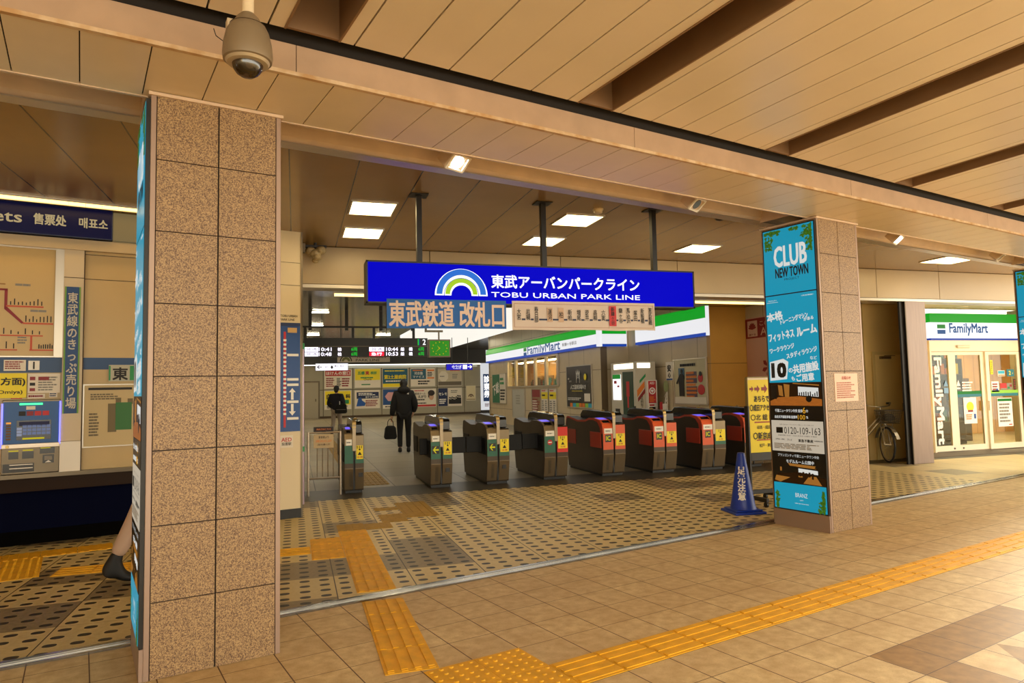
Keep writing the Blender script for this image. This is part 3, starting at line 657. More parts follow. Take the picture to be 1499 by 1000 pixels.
# ---------------------------------------------------------------- lit advertisements on the columns
def column_ad(cx, label):
    t = thing('advertisement_panel', label, 'advertisement', out(cx, 4.505, 0.17), A - math.pi / 2, 'lit advertisement panels on the granite columns')
    # local x runs from the lobby side (left) to the street side (right); 0.64 wide, 3.0 high
    w = 0.315; h = ZS - 0.17 - 0.04
    part('light_box', MB().box(-w, w, -0.022, 0, 0, h), M_black, t)
    part('plinth', MB().box(-w - 0.005, w + 0.005, -0.02, 0, -0.169, -0.002), M_trim, t)
    y = -0.0235
    z1, z2, z3, z4, z5 = 2.255, 1.325, 0.985 - 0.06, 0.60 + 0.0, 0.30 - 0.02
    part('top_poster', rects([(-w + 0.012, w - 0.012, z1 + 0.006, h - 0.012)], y), M_adblue, t)
    part('middle_poster', rects([(-w + 0.012, w - 0.012, z2, z1 - 0.006)], y), M_adblue, t)
    lf = MB(); rn = random.Random(3)
    def leaf(xa, xb, za, zb, n):
        for i in range(n):
            x, z = rn.uniform(xa, xb), rn.uniform(za, zb); s = rn.uniform(0.012, 0.03); a = rn.uniform(0, 3.1)
            x = min(max(x, -w + 0.045), w - 0.045); z = min(z, h - 0.04)
            lf.poly([(x + s * math.cos(a), z + s * math.sin(a)), (x + 0.5 * s * math.cos(a + 1.6), z + 0.5 * s * math.sin(a + 1.6)), (x - s * math.cos(a), z - s * math.sin(a)), (x - 0.5 * s * math.cos(a + 1.6), z - 0.5 * s * math.sin(a + 1.6))], y - 0.0025 - 0.0001 * (i % 7), y - 0.0016)
    leaf(-w, -w + 0.13, h - 0.22, h, 60); leaf(-w + 0.1, -w + 0.22, h - 0.08, h, 30); leaf(w - 0.15, w, h - 0.16, h, 60); leaf(w - 0.1, w, h - 0.3, h - 0.1, 40); leaf(0.02, 0.12, h - 0.06, h, 20)
    part('printed_leaves', lf, M_adgreen, t)
    letters(t, M_adwhite, [('CLUB', 0.02, 2.66, 0.2, {'w': 0.385, 'H': 0.215, 'b': 0.035}),
        ('本格', -0.20, 2.03, 0.1, {'b': 0.04, 'r': 0.12}), ('トレーニングマシン', 0.03, 1.99, 0.06, {'w': 0.33, 'b': 0.03, 'r': 0.16}), ('がある', 0.2, 1.975, 0.04, {'b': 0.03, 'r': 0.1}),
        ('フィットネス', -0.13, 1.82, 0.08, {'w': 0.31, 'H': 0.09, 'b': 0.035, 'r': 0.12}), ('ルーム', 0.17, 1.855, 0.11, {'w': 0.23, 'b': 0.04, 'r': 0.14}),
        ('ワークラウンジ', -0.13, 1.685, 0.06, {'w': 0.30, 'b': 0.03, 'r': 0.16}), ('スタディラウンジ', 0.1, 1.63, 0.06, {'w': 0.36, 'b': 0.03, 'r': 0.18}), ('など', 0.235, 1.57, 0.04, {'b': 0.02}),
        ('の', -0.035, 1.45, 0.06, {'b': 0.03}), ('共用施設', 0.14, 1.475, 0.1, {'w': 0.29, 'H': 0.09, 'b': 0.04, 'r': 0.12}), ('も', -0.01, 1.365, 0.05, {'b': 0.03}), ('ご用意', 0.13, 1.375, 0.08, {'w': 0.2, 'H': 0.075, 'b': 0.04, 'r': 0.08}),
        ('プロジェクト', -0.22, 2.20, 0.03, {'w': 0.11, 'H': 0.012}), ('————', -0.22, 2.18, 0.02, {'w': 0.14, 'H': 0.003}), ('〈共用施設〉', 0.2, 2.215, 0.02, {'w': 0.14, 'H': 0.012})], y - 0.003)
    letters(t, M_adblack, [('NEW TOWN', 0.03, 2.485, 0.1, {'w': 0.39, 'H': 0.1, 'b': 0.03}), ('PROJECT', 0.03, 2.405, 0.05, {'w': 0.18, 'H': 0.03, 'sp': 1.1, 'b': 0})], y - 0.003, 'dark_lettering')
    part('number_badge', MB().poly([(-0.29, 1.345), (-0.085, 1.36), (-0.06, 1.54), (-0.12, 1.575), (-0.285, 1.545)], y - 0.003, y - 0.0015), M_adwhite, t)
    letters(t, M_adblack, [('10', -0.178, 1.455, 0.15, {'w': 0.165, 'H': 0.14, 'b': 0.09})], y - 0.0045, 'badge_number')
    # photograph of a lobby, text block and the model-room photograph
    part('lounge_photo', rects([(-w + 0.012, w - 0.012, 1.08, z2 - 0.003)], y), M_adbrown, t)
    part('lounge_floor', MB().poly([(-0.303, 1.083), (0.303, 1.083), (0.303, 1.15), (0.05, 1.18), (-0.2, 1.17), (-0.303, 1.13)], y - 0.0025, y - 0.0015), M_adfloor, t)
    g = MB(); g.poly([(-0.12, 1.17), (-0.07, 1.17), (-0.06, 1.30), (-0.13, 1.31)], y - 0.003, y - 0.0015).poly([(-0.02, 1.31), (0.28, 1.285), (0.28, 1.297), (-0.02, 1.319)], y - 0.003, y - 0.0015).poly([(-0.19, 1.19), (-0.14, 1.18), (-0.15, 1.29), (-0.2, 1.30)], y - 0.003, y - 0.0015)
    part('lounge_glow', g, M_adglow, t)
    part('lounge_window', MB().poly([(0.04, 1.19), (0.27, 1.175), (0.27, 1.265), (0.04, 1.28)], y - 0.0035, y - 0.0015), M_adwhite, t)
    d = MB().poly([(-0.29, 1.16), (-0.22, 1.15), (-0.22, 1.29), (-0.29, 1.30)], y - 0.0035, y - 0.0015); rr = random.Random(5)
    for i in range(9): a = 0.05 + i * 0.025; d.box(a, a + 0.012, y - 0.0045, y - 0.0035, 1.18, 1.18 + rr.uniform(0.02, 0.05))
    d.ball((0.16, y - 0.003, 1.155), 0.035, 1, 0.05, 1, 8)
    part('lounge_furniture', d, M_adblack, t)
    part('text_block', rects([(-w + 0.012, w - 0.012, 0.93, 1.077)], y), M_adblack, t)
    letters(t, M_adwhite, [('千葉ニュータウン中央 徒歩', -0.085, 1.03, 0.04, {'w': 0.33, 'H': 0.034}), ('分', 0.13, 1.03, 0.03), ('自走式平面駐車場 設置率', -0.12, 0.965, 0.04, {'w': 0.27, 'H': 0.03}), ('%', 0.13, 0.965, 0.035)], y - 0.002, 'block_lettering')
    letters(t, mat('ad_gold', 'f0b030', 0.4, emit=0.4), [('6', 0.097, 1.035, 0.08, {'H': 0.06}), ('100', 0.065, 0.965, 0.07, {'w': 0.085, 'H': 0.048})], y - 0.002, 'gold_lettering')
    part('phone_block', rects([(-w + 0.012, w - 0.012, 0.606, 0.927)], y), mat('ad_paper', 'ddd0ba', 0.4, emit=0.42), t)
    part('phone_icon', rects([(-0.245, -0.165, 0.795, 0.855)], y - 0.002), M_adblack, t)
    letters(t, M_adblack, [('0120-109-163', 0.06, 0.825, 0.09, {'w': 0.42, 'H': 0.072, 'b': 0.0}), ('東急不動産', 0.10, 0.725, 0.04, {'w': 0.17, 'H': 0.03, 'b': 0.03}), ('お問い合わせは「ブランズシティ千葉ニュータウン中央」まで', 0.0, 0.885, 0.02, {'w': 0.4, 'H': 0.013, 'b': 0}), ('営業時間 10:00〜18:00 定休日 水曜日 木曜日', 0.0, 0.772, 0.02, {'w': 0.45, 'H': 0.013, 'b': 0}), ('ブランズ', -0.09, 0.728, 0.03, {'w': 0.06, 'H': 0.02}), ('売主', -0.2, 0.73, 0.02, {'w': 0.12, 'H': 0.014}), ('京成電鉄株式会社', 0.245, 0.728, 0.02, {'w': 0.1, 'H': 0.014})], y - 0.002, 'phone_lettering')
    part('small_print', rects(scrib(-0.28, 0.28, 0.63, 0.69, 4, 0.95, 4, 2), y - 0.001, 0.0004), M_greyp, t)
    part('model_room_photo', rects([(-w + 0.012, w - 0.012, z5, 0.60)], y), M_adblack, t)
    letters(t, M_adwhite, [('ブランズシティ千葉ニュータウン中央', 0, 0.565, 0.04, {'w': 0.48, 'H': 0.032, 'b': 0}), ('モデルルーム公開中', 0.02, 0.505, 0.045, {'w': 0.32, 'H': 0.038})], y - 0.002, 'model_room_lettering')
    g = MB().poly([(-0.10, 0.46), (0.18, 0.45), (0.2, 0.475), (-0.12, 0.485)], y - 0.003, y - 0.0015).poly([(-0.29, 0.30), (-0.22, 0.285), (-0.1, 0.34), (-0.27, 0.35)], y - 0.003, y - 0.0015).poly([(0.05, 0.29), (0.26, 0.285), (0.2, 0.37), (0.12, 0.37)], y - 0.003, y - 0.0015).box(-0.02, 0.06, y - 0.003, y - 0.0015, 0.35, 0.365)
    part('room_floor', MB().poly([(-0.303, 0.283), (0.303, 0.283), (0.303, 0.36), (0.0, 0.40), (-0.25, 0.37)], y - 0.0022, y - 0.0012), M_adbrown, t)
    g.poly([(-0.22, 0.44), (-0.2, 0.44), (-0.2, 0.40), (-0.22, 0.40)], y - 0.003, y - 0.0015).poly([(-0.02, 0.455), (0.2, 0.447), (0.2, 0.452), (-0.02, 0.461)], y - 0.003, y - 0.0015)
    part('room_glow', g, M_adglow, t)
    part('room_window', MB().poly([(0.0, 0.40), (0.22, 0.39), (0.22, 0.43), (0.0, 0.44)], y - 0.003, y - 0.0015), M_adwhite, t)
    g = MB()
    for i in range(7): x = -0.06 + i * 0.035; g.box(x, x + 0.022, y - 0.0042, y - 0.0031, 0.34 + 0.01 * (i % 3), 0.40 + 0.008 * (i % 2))
    part('room_furniture', g, M_adbrown, t)
    part('bottom_poster', rects([(-w + 0.012, w - 0.012, 0.012, z5 - 0.003)], y), M_adblue, t)
    letters(t, M_adwhite, [('BRANZ', 0.02, 0.165, 0.05, {'w': 0.14, 'H': 0.042, 'b': 0.0}), ('CITY', 0.02, 0.115, 0.02, {'H': 0.01}), ('CHIBA NEW TOWN CHUO', 0.02, 0.08, 0.02, {'w': 0.16, 'H': 0.008})], y - 0.002, 'brand_lettering')
    lf = MB(); h = 0.30
    leaf(w - 0.11, w, 0.02, 0.12, 60); leaf(-w, -w + 0.07, 0.02, 0.2, 30); leaf(w - 0.06, w, 0.1, 0.22, 30)
    part('printed_foliage', lf, M_adgreen, t)
    return t
column_ad(0.30, 'lit advertisement on the left granite column, seen almost edge-on')
column_ad(6.30, 'tall lit blue advertisement on the side of the right granite column')
column_ad(12.30, 'lit blue advertisement cut by the right edge of the picture')
t = poster('paper_notice', 'pink paper notice taped to the front of the right granite column', 'notice', out(6.665, 4.179, 1.29), A, 0.40, 0.285, mat('notice_pink', 'e8c4b0', 0.6), [('small_print', mat('notice_ink', 'a8705c', 0.6), scrib(-0.17, 0.17, 0.03, 0.2, 8, 0.95, 4, 4))], [(mat('notice_red', 'a83a34', 0.6), [('お知らせ', 0, 0.24, 0.04)])], depth=0.002)
# ---------------------------------------------------------------- ticket gates
M_gate = mat('gate_bronze', '86755a', 0.36, 0.55, noise=0.15, nscale=2.5)
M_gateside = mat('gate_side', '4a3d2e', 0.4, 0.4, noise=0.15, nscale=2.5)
M_gateplate = mat('gate_plate', '74634a', 0.4, 0.5)
M_flap = mat('flap_black', '0a0909', 0.55, spec=0.3)
M_gateor = mat('gate_orange', 'dc5a26', 0.42)
M_gatered = mat('gate_red', 'd62c22', 0.42)
M_gatesidered = mat('gate_side_red', 'b43a20', 0.45)
M_gategreen = mat('gate_green', '2a6650', 0.45)
M_brass = mat('brass_and_highlight', 'b89a5c', 0.3, 0.6)
M_railpost = mat('rail_post_steel', '9a8a70', 0.35, 0.6)
M_reader = mat('reader_glow', '6a5ae0', 0.3, emit=0.8)
M_arrow = mat('arrow_yellow', 'f0e020', 0.5, emit=0.35)
L = 1.62
def gate(x0, x1, yf, style, label, flap=(0, 0)):
    w = (x1 - x0) / 2
    t = thing('ticket_gate', label, 'ticket gate', ((x0 + x1) / 2, yf, 0), 0, 'ticket gates')
    or_ = style == 'orange'
    mid = 0.012
    wave = [(0.07, 0.04), (0.0, 0.36), (0.0, 0.80), (0.03, 0.865), (0.14, 0.925), (0.36, 0.95), (0.55, 0.945), (0.72, 0.905), (1.05, 0.895), (1.25, 0.92), (1.5, 0.95), (1.58, 0.93), (L, 0.80), (L - 0.02, 0.40), (L - 0.10, 0.04)]
    b = MB().prism(wave, -w, -mid, 'x')
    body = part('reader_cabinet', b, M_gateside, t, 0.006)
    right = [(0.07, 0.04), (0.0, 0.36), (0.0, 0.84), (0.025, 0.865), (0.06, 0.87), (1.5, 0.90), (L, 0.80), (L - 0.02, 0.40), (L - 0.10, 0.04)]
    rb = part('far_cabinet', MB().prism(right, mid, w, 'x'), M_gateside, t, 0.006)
    part('base', MB().box(-w + 0.02, w - 0.02, 0.10, L - 0.12, 0, 0.045), M_black, t)
    part('spine', MB().box(-mid, mid, 0.04, L - 0.12, 0.06, 0.92), M_black, t)
    # front cladding in three steps
    def front(xa, xb, za, zb, m, nm, par, tp=0.006):
        def yy(z): return 0.07 * (0.36 - z) / 0.32 if z < 0.36 else 0.0
        zs = [za] + ([0.36] if za < 0.36 < zb else []) + [zb]
        pl = [(yy(z) - tp, z) for z in zs] + [(yy(z) - 0.0005, z) for z in zs[::-1]]
        return part(nm, MB().prism(pl, xa, xb, 'x'), m, par)
    front(-w + 0.004, -mid - 0.004, 0.06, 0.37, M_gateplate, 'lower_plate', body)
    front(mid + 0.004, w - 0.004, 0.06, 0.37, M_gateplate, 'lower_plate', rb)
    gm = M_gateor if or_ or style == 'last' else M_gategreen
    front(-w + 0.004, -mid - 0.004, 0.44, 0.70, gm, 'display_panel', body)
    front(mid + 0.004, w - 0.004, 0.44, 0.56, (M_gategreen if style in ('green', 'plain', 'last') else (M_gatered if style == 'closed' else M_gateor)), 'display_panel', rb)
    front(mid + 0.004, w - 0.004, 0.56, 0.845, (M_gate if style in ('green', 'plain', 'last') else (M_gatered if style == 'closed' else M_gateor)), 'upper_plate', rb)
    front(-w + 0.004, -mid - 0.004, 0.70, 0.80, (M_gateor if or_ or style == 'last' else M_gate), 'upper_plate', body)
    # sloping head of the reader side
    hd_ = MB().prism([(-0.004, 0.80), (0.026, 0.868), (0.137, 0.929), (0.36, 0.955), (0.36, 0.948), (0.14, 0.92), (0.03, 0.86), (0.0, 0.80)], -w + 0.002, -mid - 0.002, 'x')
    part('reader_head', hd_, (M_gateor if or_ or style == 'last' else M_gate), body)
    part('card_reader', MB().prism([(0.16, 0.936), (0.34, 0.957), (0.34, 0.951), (0.16, 0.930)], -w + 0.03, -mid - 0.03, 'x'), M_reader, body)
    part('ticket_slot', MB().prism([(0.05, 0.884), (0.11, 0.917), (0.11, 0.911), (0.05, 0.878)], -w + 0.035, -mid - 0.035, 'x'), M_blackg, body)
    if or_ or style == 'last':
        tr = MB().prism([(z[0], z[1] + 0.004) for z in wave[5:13]] + [(z[0], z[1] - 0.03) for z in wave[5:13]][::-1], -w - 0.004, -w + 0.001, 'x')
        tr.prism([(0.0, 0.70), (0.0, 0.80), (0.03, 0.865), (0.14, 0.925), (0.36, 0.952), (0.36, 0.92), (0.2, 0.89), (0.10, 0.80), (0.08, 0.70)], -w - 0.004, -w + 0.001, 'x')
        part('side_trim', tr, M_gatesidered, body)
    # notice, arrow or sign, sticker
    n = front(-w + 0.025, -mid - 0.02, 0.705, 0.79, M_whitep, 'notice', body, 0.009)
    letters(n, M_ink, [('精算機へ', -w / 2 - 0.003, 0.748, 0.03, {'w': w * 0.5, 'H': 0.02})], -0.0105)
    cx = -(w + mid) / 2
    if style == 'green':
        a = part('arrow_display', rects([(cx - 0.055, cx + 0.055, 0.52, 0.64)], -0.0065, 0.002), M_blackg, body)
        ar = MB().poly([(cx - 0.045, 0.58), (cx - 0.005, 0.63), (cx + 0.012, 0.63), (cx - 0.014, 0.592), (cx + 0.045, 0.592), (cx + 0.045, 0.568), (cx - 0.014, 0.568), (cx + 0.012, 0.53), (cx - 0.005, 0.53)], -0.0105, -0.0085)
        part('arrow', ar, M_arrow, a)
    elif style == 'closed':
        a = part('no_entry_sign', MB().poly([(cx + 0.042 * math.cos(i * math.pi / 10), 0.605 + 0.042 * math.sin(i * math.pi / 10)) for i in range(20)], -0.0085, -0.006), M_red, body)
        part('bar', rects([(cx - 0.03, cx + 0.03, 0.596, 0.614)], -0.0085, 0.002), M_whitep, a)
    elif style != 'plain':
        a = part('card_sign', rects([(cx - 0.055, cx + 0.055, 0.565, 0.69)], -0.0065, 0.002), M_blackg, body)
        letters(a, M_arrow, [('IC', cx, 0.628, 0.1, {'w': 0.075, 'H': 0.07, 'b': 0.03})], -0.009)
    st_ = part('sticker', rects([(mid + 0.02, w - 0.012, 0.50, 0.70)], -0.0065, 0.0015), M_yel, rb)
    cx = (w + mid) / 2 + 0.004
    letters(st_, M_red, [('注意', cx, 0.53, 0.03, {'w': 0.09, 'H': 0.025})], -0.0085, 'red_lettering')
    g = MB().poly([(cx - 0.03, 0.56), (cx + 0.03, 0.56), (cx, 0.61)], -0.009, -0.008).ball((cx, -0.0085, 0.64), 0.013, 1, 0.1, 1, 6)
    part('figure', g, M_ink, st_)
    part('sticker_print', rects([(cx - 0.04 + 0.03 * i, cx - 0.03 + 0.03 * i, 0.655, 0.695) for i in range(3)], -0.008, 0.0008), M_ink, st_)
    # vents / sockets on the lower plates
    part('label_plate', MB().prism([(0.048, 0.10), (0.002, 0.32), (0.006, 0.32), (0.056, 0.10)], -w + 0.07, -w + 0.115, 'x'), M_steeld, body)
    part('service_lock', MB().box(mid + 0.05, mid + 0.11, -0.003, 0.06, 0.24, 0.30) if style in ('green', 'plain') else MB().prism([(0.048, 0.12), (0.01, 0.30), (0.015, 0.30), (0.056, 0.12)], mid + 0.07, mid + 0.11, 'x'), M_black if style in ('green', 'plain') else M_steeld, rb)
    # steel post with glazed hand rail; brass cap stands in for its highlight
    pst = part('rail_post', MB().prism([(-0.016, 0.62), (-0.016, 0.99), (-0.004, 1.03), (0.03, 1.055), (0.09, 1.062), (0.09, 1.05), (0.035, 1.042), (0.006, 1.02), (-0.002, 0.985), (-0.002, 0.62)], -0.026, 0.026, 'x'), M_railpost, t, 0.004)
    part('post_highlight', MB().prism([(-0.019, 0.96), (-0.006, 1.036), (0.03, 1.06), (0.07, 1.066), (0.07, 1.062), (0.03, 1.056), (-0.003, 1.033), (-0.0155, 0.96)], -0.027, 0.027, 'x'), M_brass, pst, smooth=True)
    rail = [(0.012, 0.875), (0.012, 1.0), (0.04, 1.04), (0.10, 1.05), (1.1, 1.072), (1.28, 1.062), (1.38, 0.99), (1.38, 0.89)]
    part('hand_rail', MB().prism(rail, -0.01, w * 0.82, 'x'), M_blackg, t, 0.012)
    rb2 = MB().ball((0.06, 0.55, 1.065), 0.035, 1, 1, 0.6, 6)
    part('rail_lamp', rb2, M_brass, t, smooth=True)
    # flap housing on the passage sides and flaps across the passage
    hs = MB().box(-w - 0.012, -w, 0.06, 0.50, 0.46, 0.72)
    part('flap_housing', hs, (M_gatesidered if or_ or style == 'last' else M_flap), body, 0.004)
    part('flap_housing', MB().box(-w - 0.012, -w, 1.15, 1.5, 0.46, 0.72), (M_gatesidered if or_ or style == 'last' else M_flap), body, 0.004)
    for side, ln in zip((-1, 1), flap):
        if ln: part('flap', MB().box(min(side * w, side * (w + ln)), max(side * w, side * (w + ln)), 0.28, 0.31, 0.49, 0.74), M_flap, t, 0.008)
    return t
gate(0.69, 0.97, 10.40, 'plain', 'narrow bronze ticket gate beside the clear railing, first from the left', (0, 0))
gate(1.965, 2.30, 10.40, 'green', 'bronze ticket gate with a lit yellow arrow low on its front, second from the left', (0.12, 0.28))
gate(2.85, 3.215, 10.40, 'green', 'bronze ticket gate with a lit yellow arrow, flanked by black flaps, third from the left', (0.26, 0.30))
gate(3.835, 4.245, 10.50, 'closed', 'ticket gate with a bright red upper end and a no-entry sign, fourth from the left', (0.28, 0))
gate(4.87, 5.28, 10.50, 'orange', 'orange-trimmed ticket gate beside the gate with the no-entry sign', (0, 0))
gate(5.81, 6.26, 10.50, 'orange', 'orange-trimmed ticket gate between two other orange ones', (0, 0))
gate(6.73, 7.20, 10.45, 'last', 'orange-headed ticket gate whose right end panel is dark grey', (0, 0))
gate(7.62, 8.05, 10.5, 'orange', 'ticket gate at the right end of the row, mostly behind the yellow signboard', (0, 0))
# clear railing with a notice, left of the gates
t = thing('barrier_railing', 'clear acrylic railing on metal posts left of the first ticket gate', 'railing', (0.42, 10.42, 0))
for x in (-0.235, 0.215): part('post', MB().tube([(x, 0, 0), (x, 0, 0.92)], 0.018, 12), M_steel, t, smooth=True)
part('clear_panel', MB().box(-0.215, 0.195, -0.004, 0.004, 0.27, 0.88), M_acryl, t)
part('rail', MB().tube([(-0.235, 0, 0.905), (0.215, 0, 0.905)], 0.014).tube([(-0.235, 0, 0.25), (0.215, 0, 0.25)], 0.016), M_steel, t)
for i in range(4): x = -0.11 + 0.075 * i; part('baluster', MB().tube([(x, 0.012, 0.25), (x, 0.012, 0.68)], 0.008, 8), M_steel, t)
t = poster('railing_notice', 'beige notice fixed to the clear railing', 'notice', (0.40, 10.41, 0.685), 0, 0.28, 0.195, mat('notice_beige', 'c6ae86', 0.55), [], [(M_ink, [('駅係員より', 0, 0.155, 0.04, {'w': 0.14})]), (M_orange, [('お知らせいたします', 0, 0.10, 0.04, {'w': 0.22})]), (M_ink, [('ご協力をお願いします', 0, 0.05, 0.03, {'w': 0.18})])], depth=0.008)
t = thing('display_box', 'small dark display box on top of the clear railing', 'display', (0.40, 10.41, 0.882))
part('case', MB().box(-0.14, 0.14, 0, 0.06, 0.037, 0.105), M_black, t, 0.004)
part('foot', MB().box(-0.03, 0.03, 0.0, 0.04, 0.035, 0.04).box(-0.012, 0.012, 0.0, 0.03, 0.036, 0.04), M_black, t)
part('screen', rects([(-0.125, 0.125, 0.047, 0.097)], -0.0005), mat('brown_screen', '5a2c14', 0.3, emit=0.08), t)
letters(t, M_orange, [('改札口はこちら', 0, 0.072, 0.03, {'w': 0.2, 'H': 0.025})], -0.003)
t = thing('wall_post', 'slim steel post with a green sleeve beside the railing', 'post', (0.10, 9.75, 0))
part('pole', MB().tube([(0, 0, 0), (0, 0, 2.15)], 0.022, 12), mat('pale_pole', 'b8a0b0', 0.3, 0.4), t, smooth=True)
part('sleeve', MB().tube([(0, 0, 0.70), (0, 0, 0.77)], 0.026, 12).tube([(0, 0, 2.08), (0, 0, 2.16)], 0.026, 12), M_green, t)
# ---------------------------------------------------------------- people
def skin_obj(chains, name, m, parent, sub=2):
    """chains: lists of (point, radius); a chain that starts at an existing point branches from it"""
    vs = []; ed = []; rad = []; idx = {}
    def vid(p, r):
        k = tuple(round(c, 4) for c in p)
        if k not in idx: idx[k] = len(vs); vs.append(p); rad.append(r)
        return idx[k]
    for ch in chains:
        last = None
        for p, r in ch:
            i = vid(p, r)
            if last is not None and i != last: ed.append((last, i))
            last = i
    me = bpy.data.meshes.new(name); me.from_pydata(vs, ed, [])
    o = bpy.data.objects.new(name, me); COL.objects.link(o)
    o.modifiers.new('skin', 'SKIN').use_smooth_shade = True
    for i, sv in enumerate(me.skin_vertices[0].data):
        sv.radius = rad[i] if isinstance(rad[i], tuple) else (rad[i], rad[i]); sv.use_root = (i == 0)
    s = o.modifiers.new('sub', 'SUBSURF'); s.levels = sub; s.render_levels = sub
    bpy.context.view_layer.update()
    m2 = bpy.data.meshes.new_from_object(o.evaluated_get(bpy.context.evaluated_depsgraph_get()))
    bpy.data.objects.remove(o)
    for p in m2.polygons: p.use_smooth = True
    n = link(name, m2, m, parent); return n
V = Vector
def lerp(a, b, t): return tuple(a[i] + (b[i] - a[i]) * t for i in range(3))
def hand_chains(wr, d, side, curl=0.5):
    """wr: wrist, d: direction the hand points; returns palm and five finger chains"""
    d = V(d).normalized(); sx = V((side, 0, 0)); fr = V((0, -1, 0))
    u = (fr - d * fr.dot(d)).normalized(); n = d.cross(u)      # u: across the palm towards the thumb, n: palm normal
    wr = V(wr); palm = wr + d * 0.055
    ch = [[(tuple(wr), 0.024), (tuple(palm), (0.022, 0.034))]]
    for i, (off, ln) in enumerate(((0.027, 0.066), (0.009, 0.075), (-0.009, 0.07), (-0.026, 0.054))):
        k0 = palm + d * 0.032 + u * off; inward = V((-side, 0, 0))
        k1 = k0 + (d * (1 - 0.4 * curl) + inward * 0.6 * curl).normalized() * ln * 0.55
        k2 = k1 + (d * (1 - curl) + inward * curl).normalized() * ln * 0.45
        ch.append([(tuple(palm), (0.022, 0.034)), (tuple(k0), 0.0095), (tuple(k1), 0.0085), (tuple(k2), 0.0075)])
    t0 = wr + d * 0.025 + u * 0.03; t1 = t0 + (d * 0.6 + u * 0.5).normalized() * 0.035; t2 = t1 + d * 0.026
    ch.append([(tuple(wr), 0.024), (tuple(t0), 0.012), (tuple(t1), 0.010), (tuple(t2), 0.009)])
    return ch
def person(label, loc, rz, J, mats, jacket_len=0.80, hair_m=None, scale=1.0, coat=1.0):
    """J: joints, the figure faces local -y"""
    t = thing('person', label, 'person', loc, rz); t.scale = (scale,) * 3
    pel, waist, chest, neck, head = J['pelvis'], J['waist'], J['chest'], J['neck'], J['head']
    body = [[(pel, (0.135, 0.10)), (waist, (0.12, 0.09)), (chest, (0.145, 0.10)), (neck, 0.055), (lerp(neck, head, 0.45), 0.05), (lerp(neck, head, 0.8), (0.068, 0.085)), (head, (0.078, 0.098)), (lerp(neck, head, 1.38), (0.05, 0.06))]]
    for s in ('l', 'r'):
        body.append([(chest, (0.145, 0.10)), (J['sh_' + s], 0.062), (J['el_' + s], 0.042), (J['wr_' + s], 0.027)])
        body.append([(pel, (0.135, 0.10)), (J['hip_' + s], 0.085), (J['kn_' + s], 0.056), (J['an_' + s], 0.036), (J['ball_' + s], 0.034), (J['toe_' + s], 0.024)])
        el, wr = V(J['el_' + s]), V(J['wr_' + s])
        body += hand_chains(J['wr_' + s], wr - el, 1 if s == 'r' else -1, J.get('curl_' + s, 0.4))
    b = skin_obj(body, 'body', M_skin, t)
    # face: nose, ears, eyes, mouth
    hx, hy, hz = head; f = J.get('face', (0, -1)); fx, fy = f
    fm = MB(); fm.ball((hx + fx * 0.098, hy + fy * 0.098, hz - 0.02), 0.017, 1, 1, 1.4, 6)
    for sgn in (-1, 1): fm.ball((hx - fy * 0.08 * sgn, hy + fx * 0.08 * sgn, hz - 0.012), 0.024, 0.5 + 0.5 * abs(fx), 0.5 + 0.5 * abs(fy), 1.3, 6)
    part('nose_and_ears', fm, M_skin, b, smooth=True)
    em = MB()
    for sgn in (-1, 1): em.ball((hx + fx * 0.09 - fy * 0.032 * sgn, hy + fy * 0.09 + fx * 0.032 * sgn, hz + 0.012), 0.011, 1, 1, 0.6, 6)
    part('eyes', em, M_ink, b, smooth=True)
    part('mouth', MB().ball((hx + fx * 0.088, hy + fy * 0.088, hz - 0.062), 0.018, 1, 1, 0.35, 6), mat('lips', 'a0584c', 0.5), b, smooth=True)
    hr = MB(); hr.ball((hx - fx * 0.018, hy - fy * 0.018, hz + 0.03), 0.106, 0.9 + 0.1 * abs(fx), 0.9 + 0.1 * abs(fy), 1.0, 10).ball((hx - fx * 0.05, hy - fy * 0.05, hz - 0.03), 0.08, 0.95, 0.95, 1.1, 8)
    part('hair', hr, hair_m or mat('black_hair', '100d0c', 0.5), b, smooth=True)
    # jacket, trousers and shoes
    k = coat
    hem = lerp(pel, waist, -0.55)
    jk = [[(hem, (0.165 * k, 0.125 * k)), (pel, (0.165 * k, 0.125 * k)), (waist, (0.158 * k, 0.122 * k)), (chest, (0.178 * k, 0.13 * k)), (lerp(chest, neck, 0.75), (0.10, 0.085)), (neck, 0.072)]]
    for s in ('l', 'r'):
        jk.append([(chest, (0.178 * k, 0.13 * k)), (J['sh_' + s], 0.083 * k), (lerp(J['sh_' + s], J['el_' + s], 0.5), 0.072 * k), (J['el_' + s], 0.064 * k), (lerp(J['el_' + s], J['wr_' + s], 0.9), 0.048 * k)])
    part_j = skin_obj(jk, 'jacket', mats[0], t)
    tr = [[(pel, (0.145, 0.112))]]
    for s in ('l', 'r'):
        tr.append([(pel, (0.145, 0.112)), (J['hip_' + s], 0.10), (lerp(J['hip_' + s], J['kn_' + s], 0.5), 0.088), (J['kn_' + s], 0.07), (lerp(J['kn_' + s], J['an_' + s], 0.5), 0.066), (lerp(J['kn_' + s], J['an_' + s], J.get('cuff', 0.93)), 0.06)])
    skin_obj(tr[1:], 'trousers', mats[1], t)
    for s in ('l', 'r'):
        an, ba, to = J['an_' + s], J['ball_' + s], J['toe_' + s]
        heel = tuple(an[i] - (to[i] - an[i]) * 0.28 * (1 if i < 2 else 0) - (0.055 if i == 2 else 0) for i in range(3))
        if 'heel_' + s in J: heel = J['heel_' + s]
        skin_obj([[(lerp(an, J['kn_' + s], J.get('boot', 0.16)), 0.05), (an, 0.052), (lerp(an, ba, 0.6), 0.05), (ba, (0.05, 0.04)), (to, (0.042, 0.03))], [(an, 0.052), (heel, 0.042)]], 'shoe', mats[2], t)
    return t
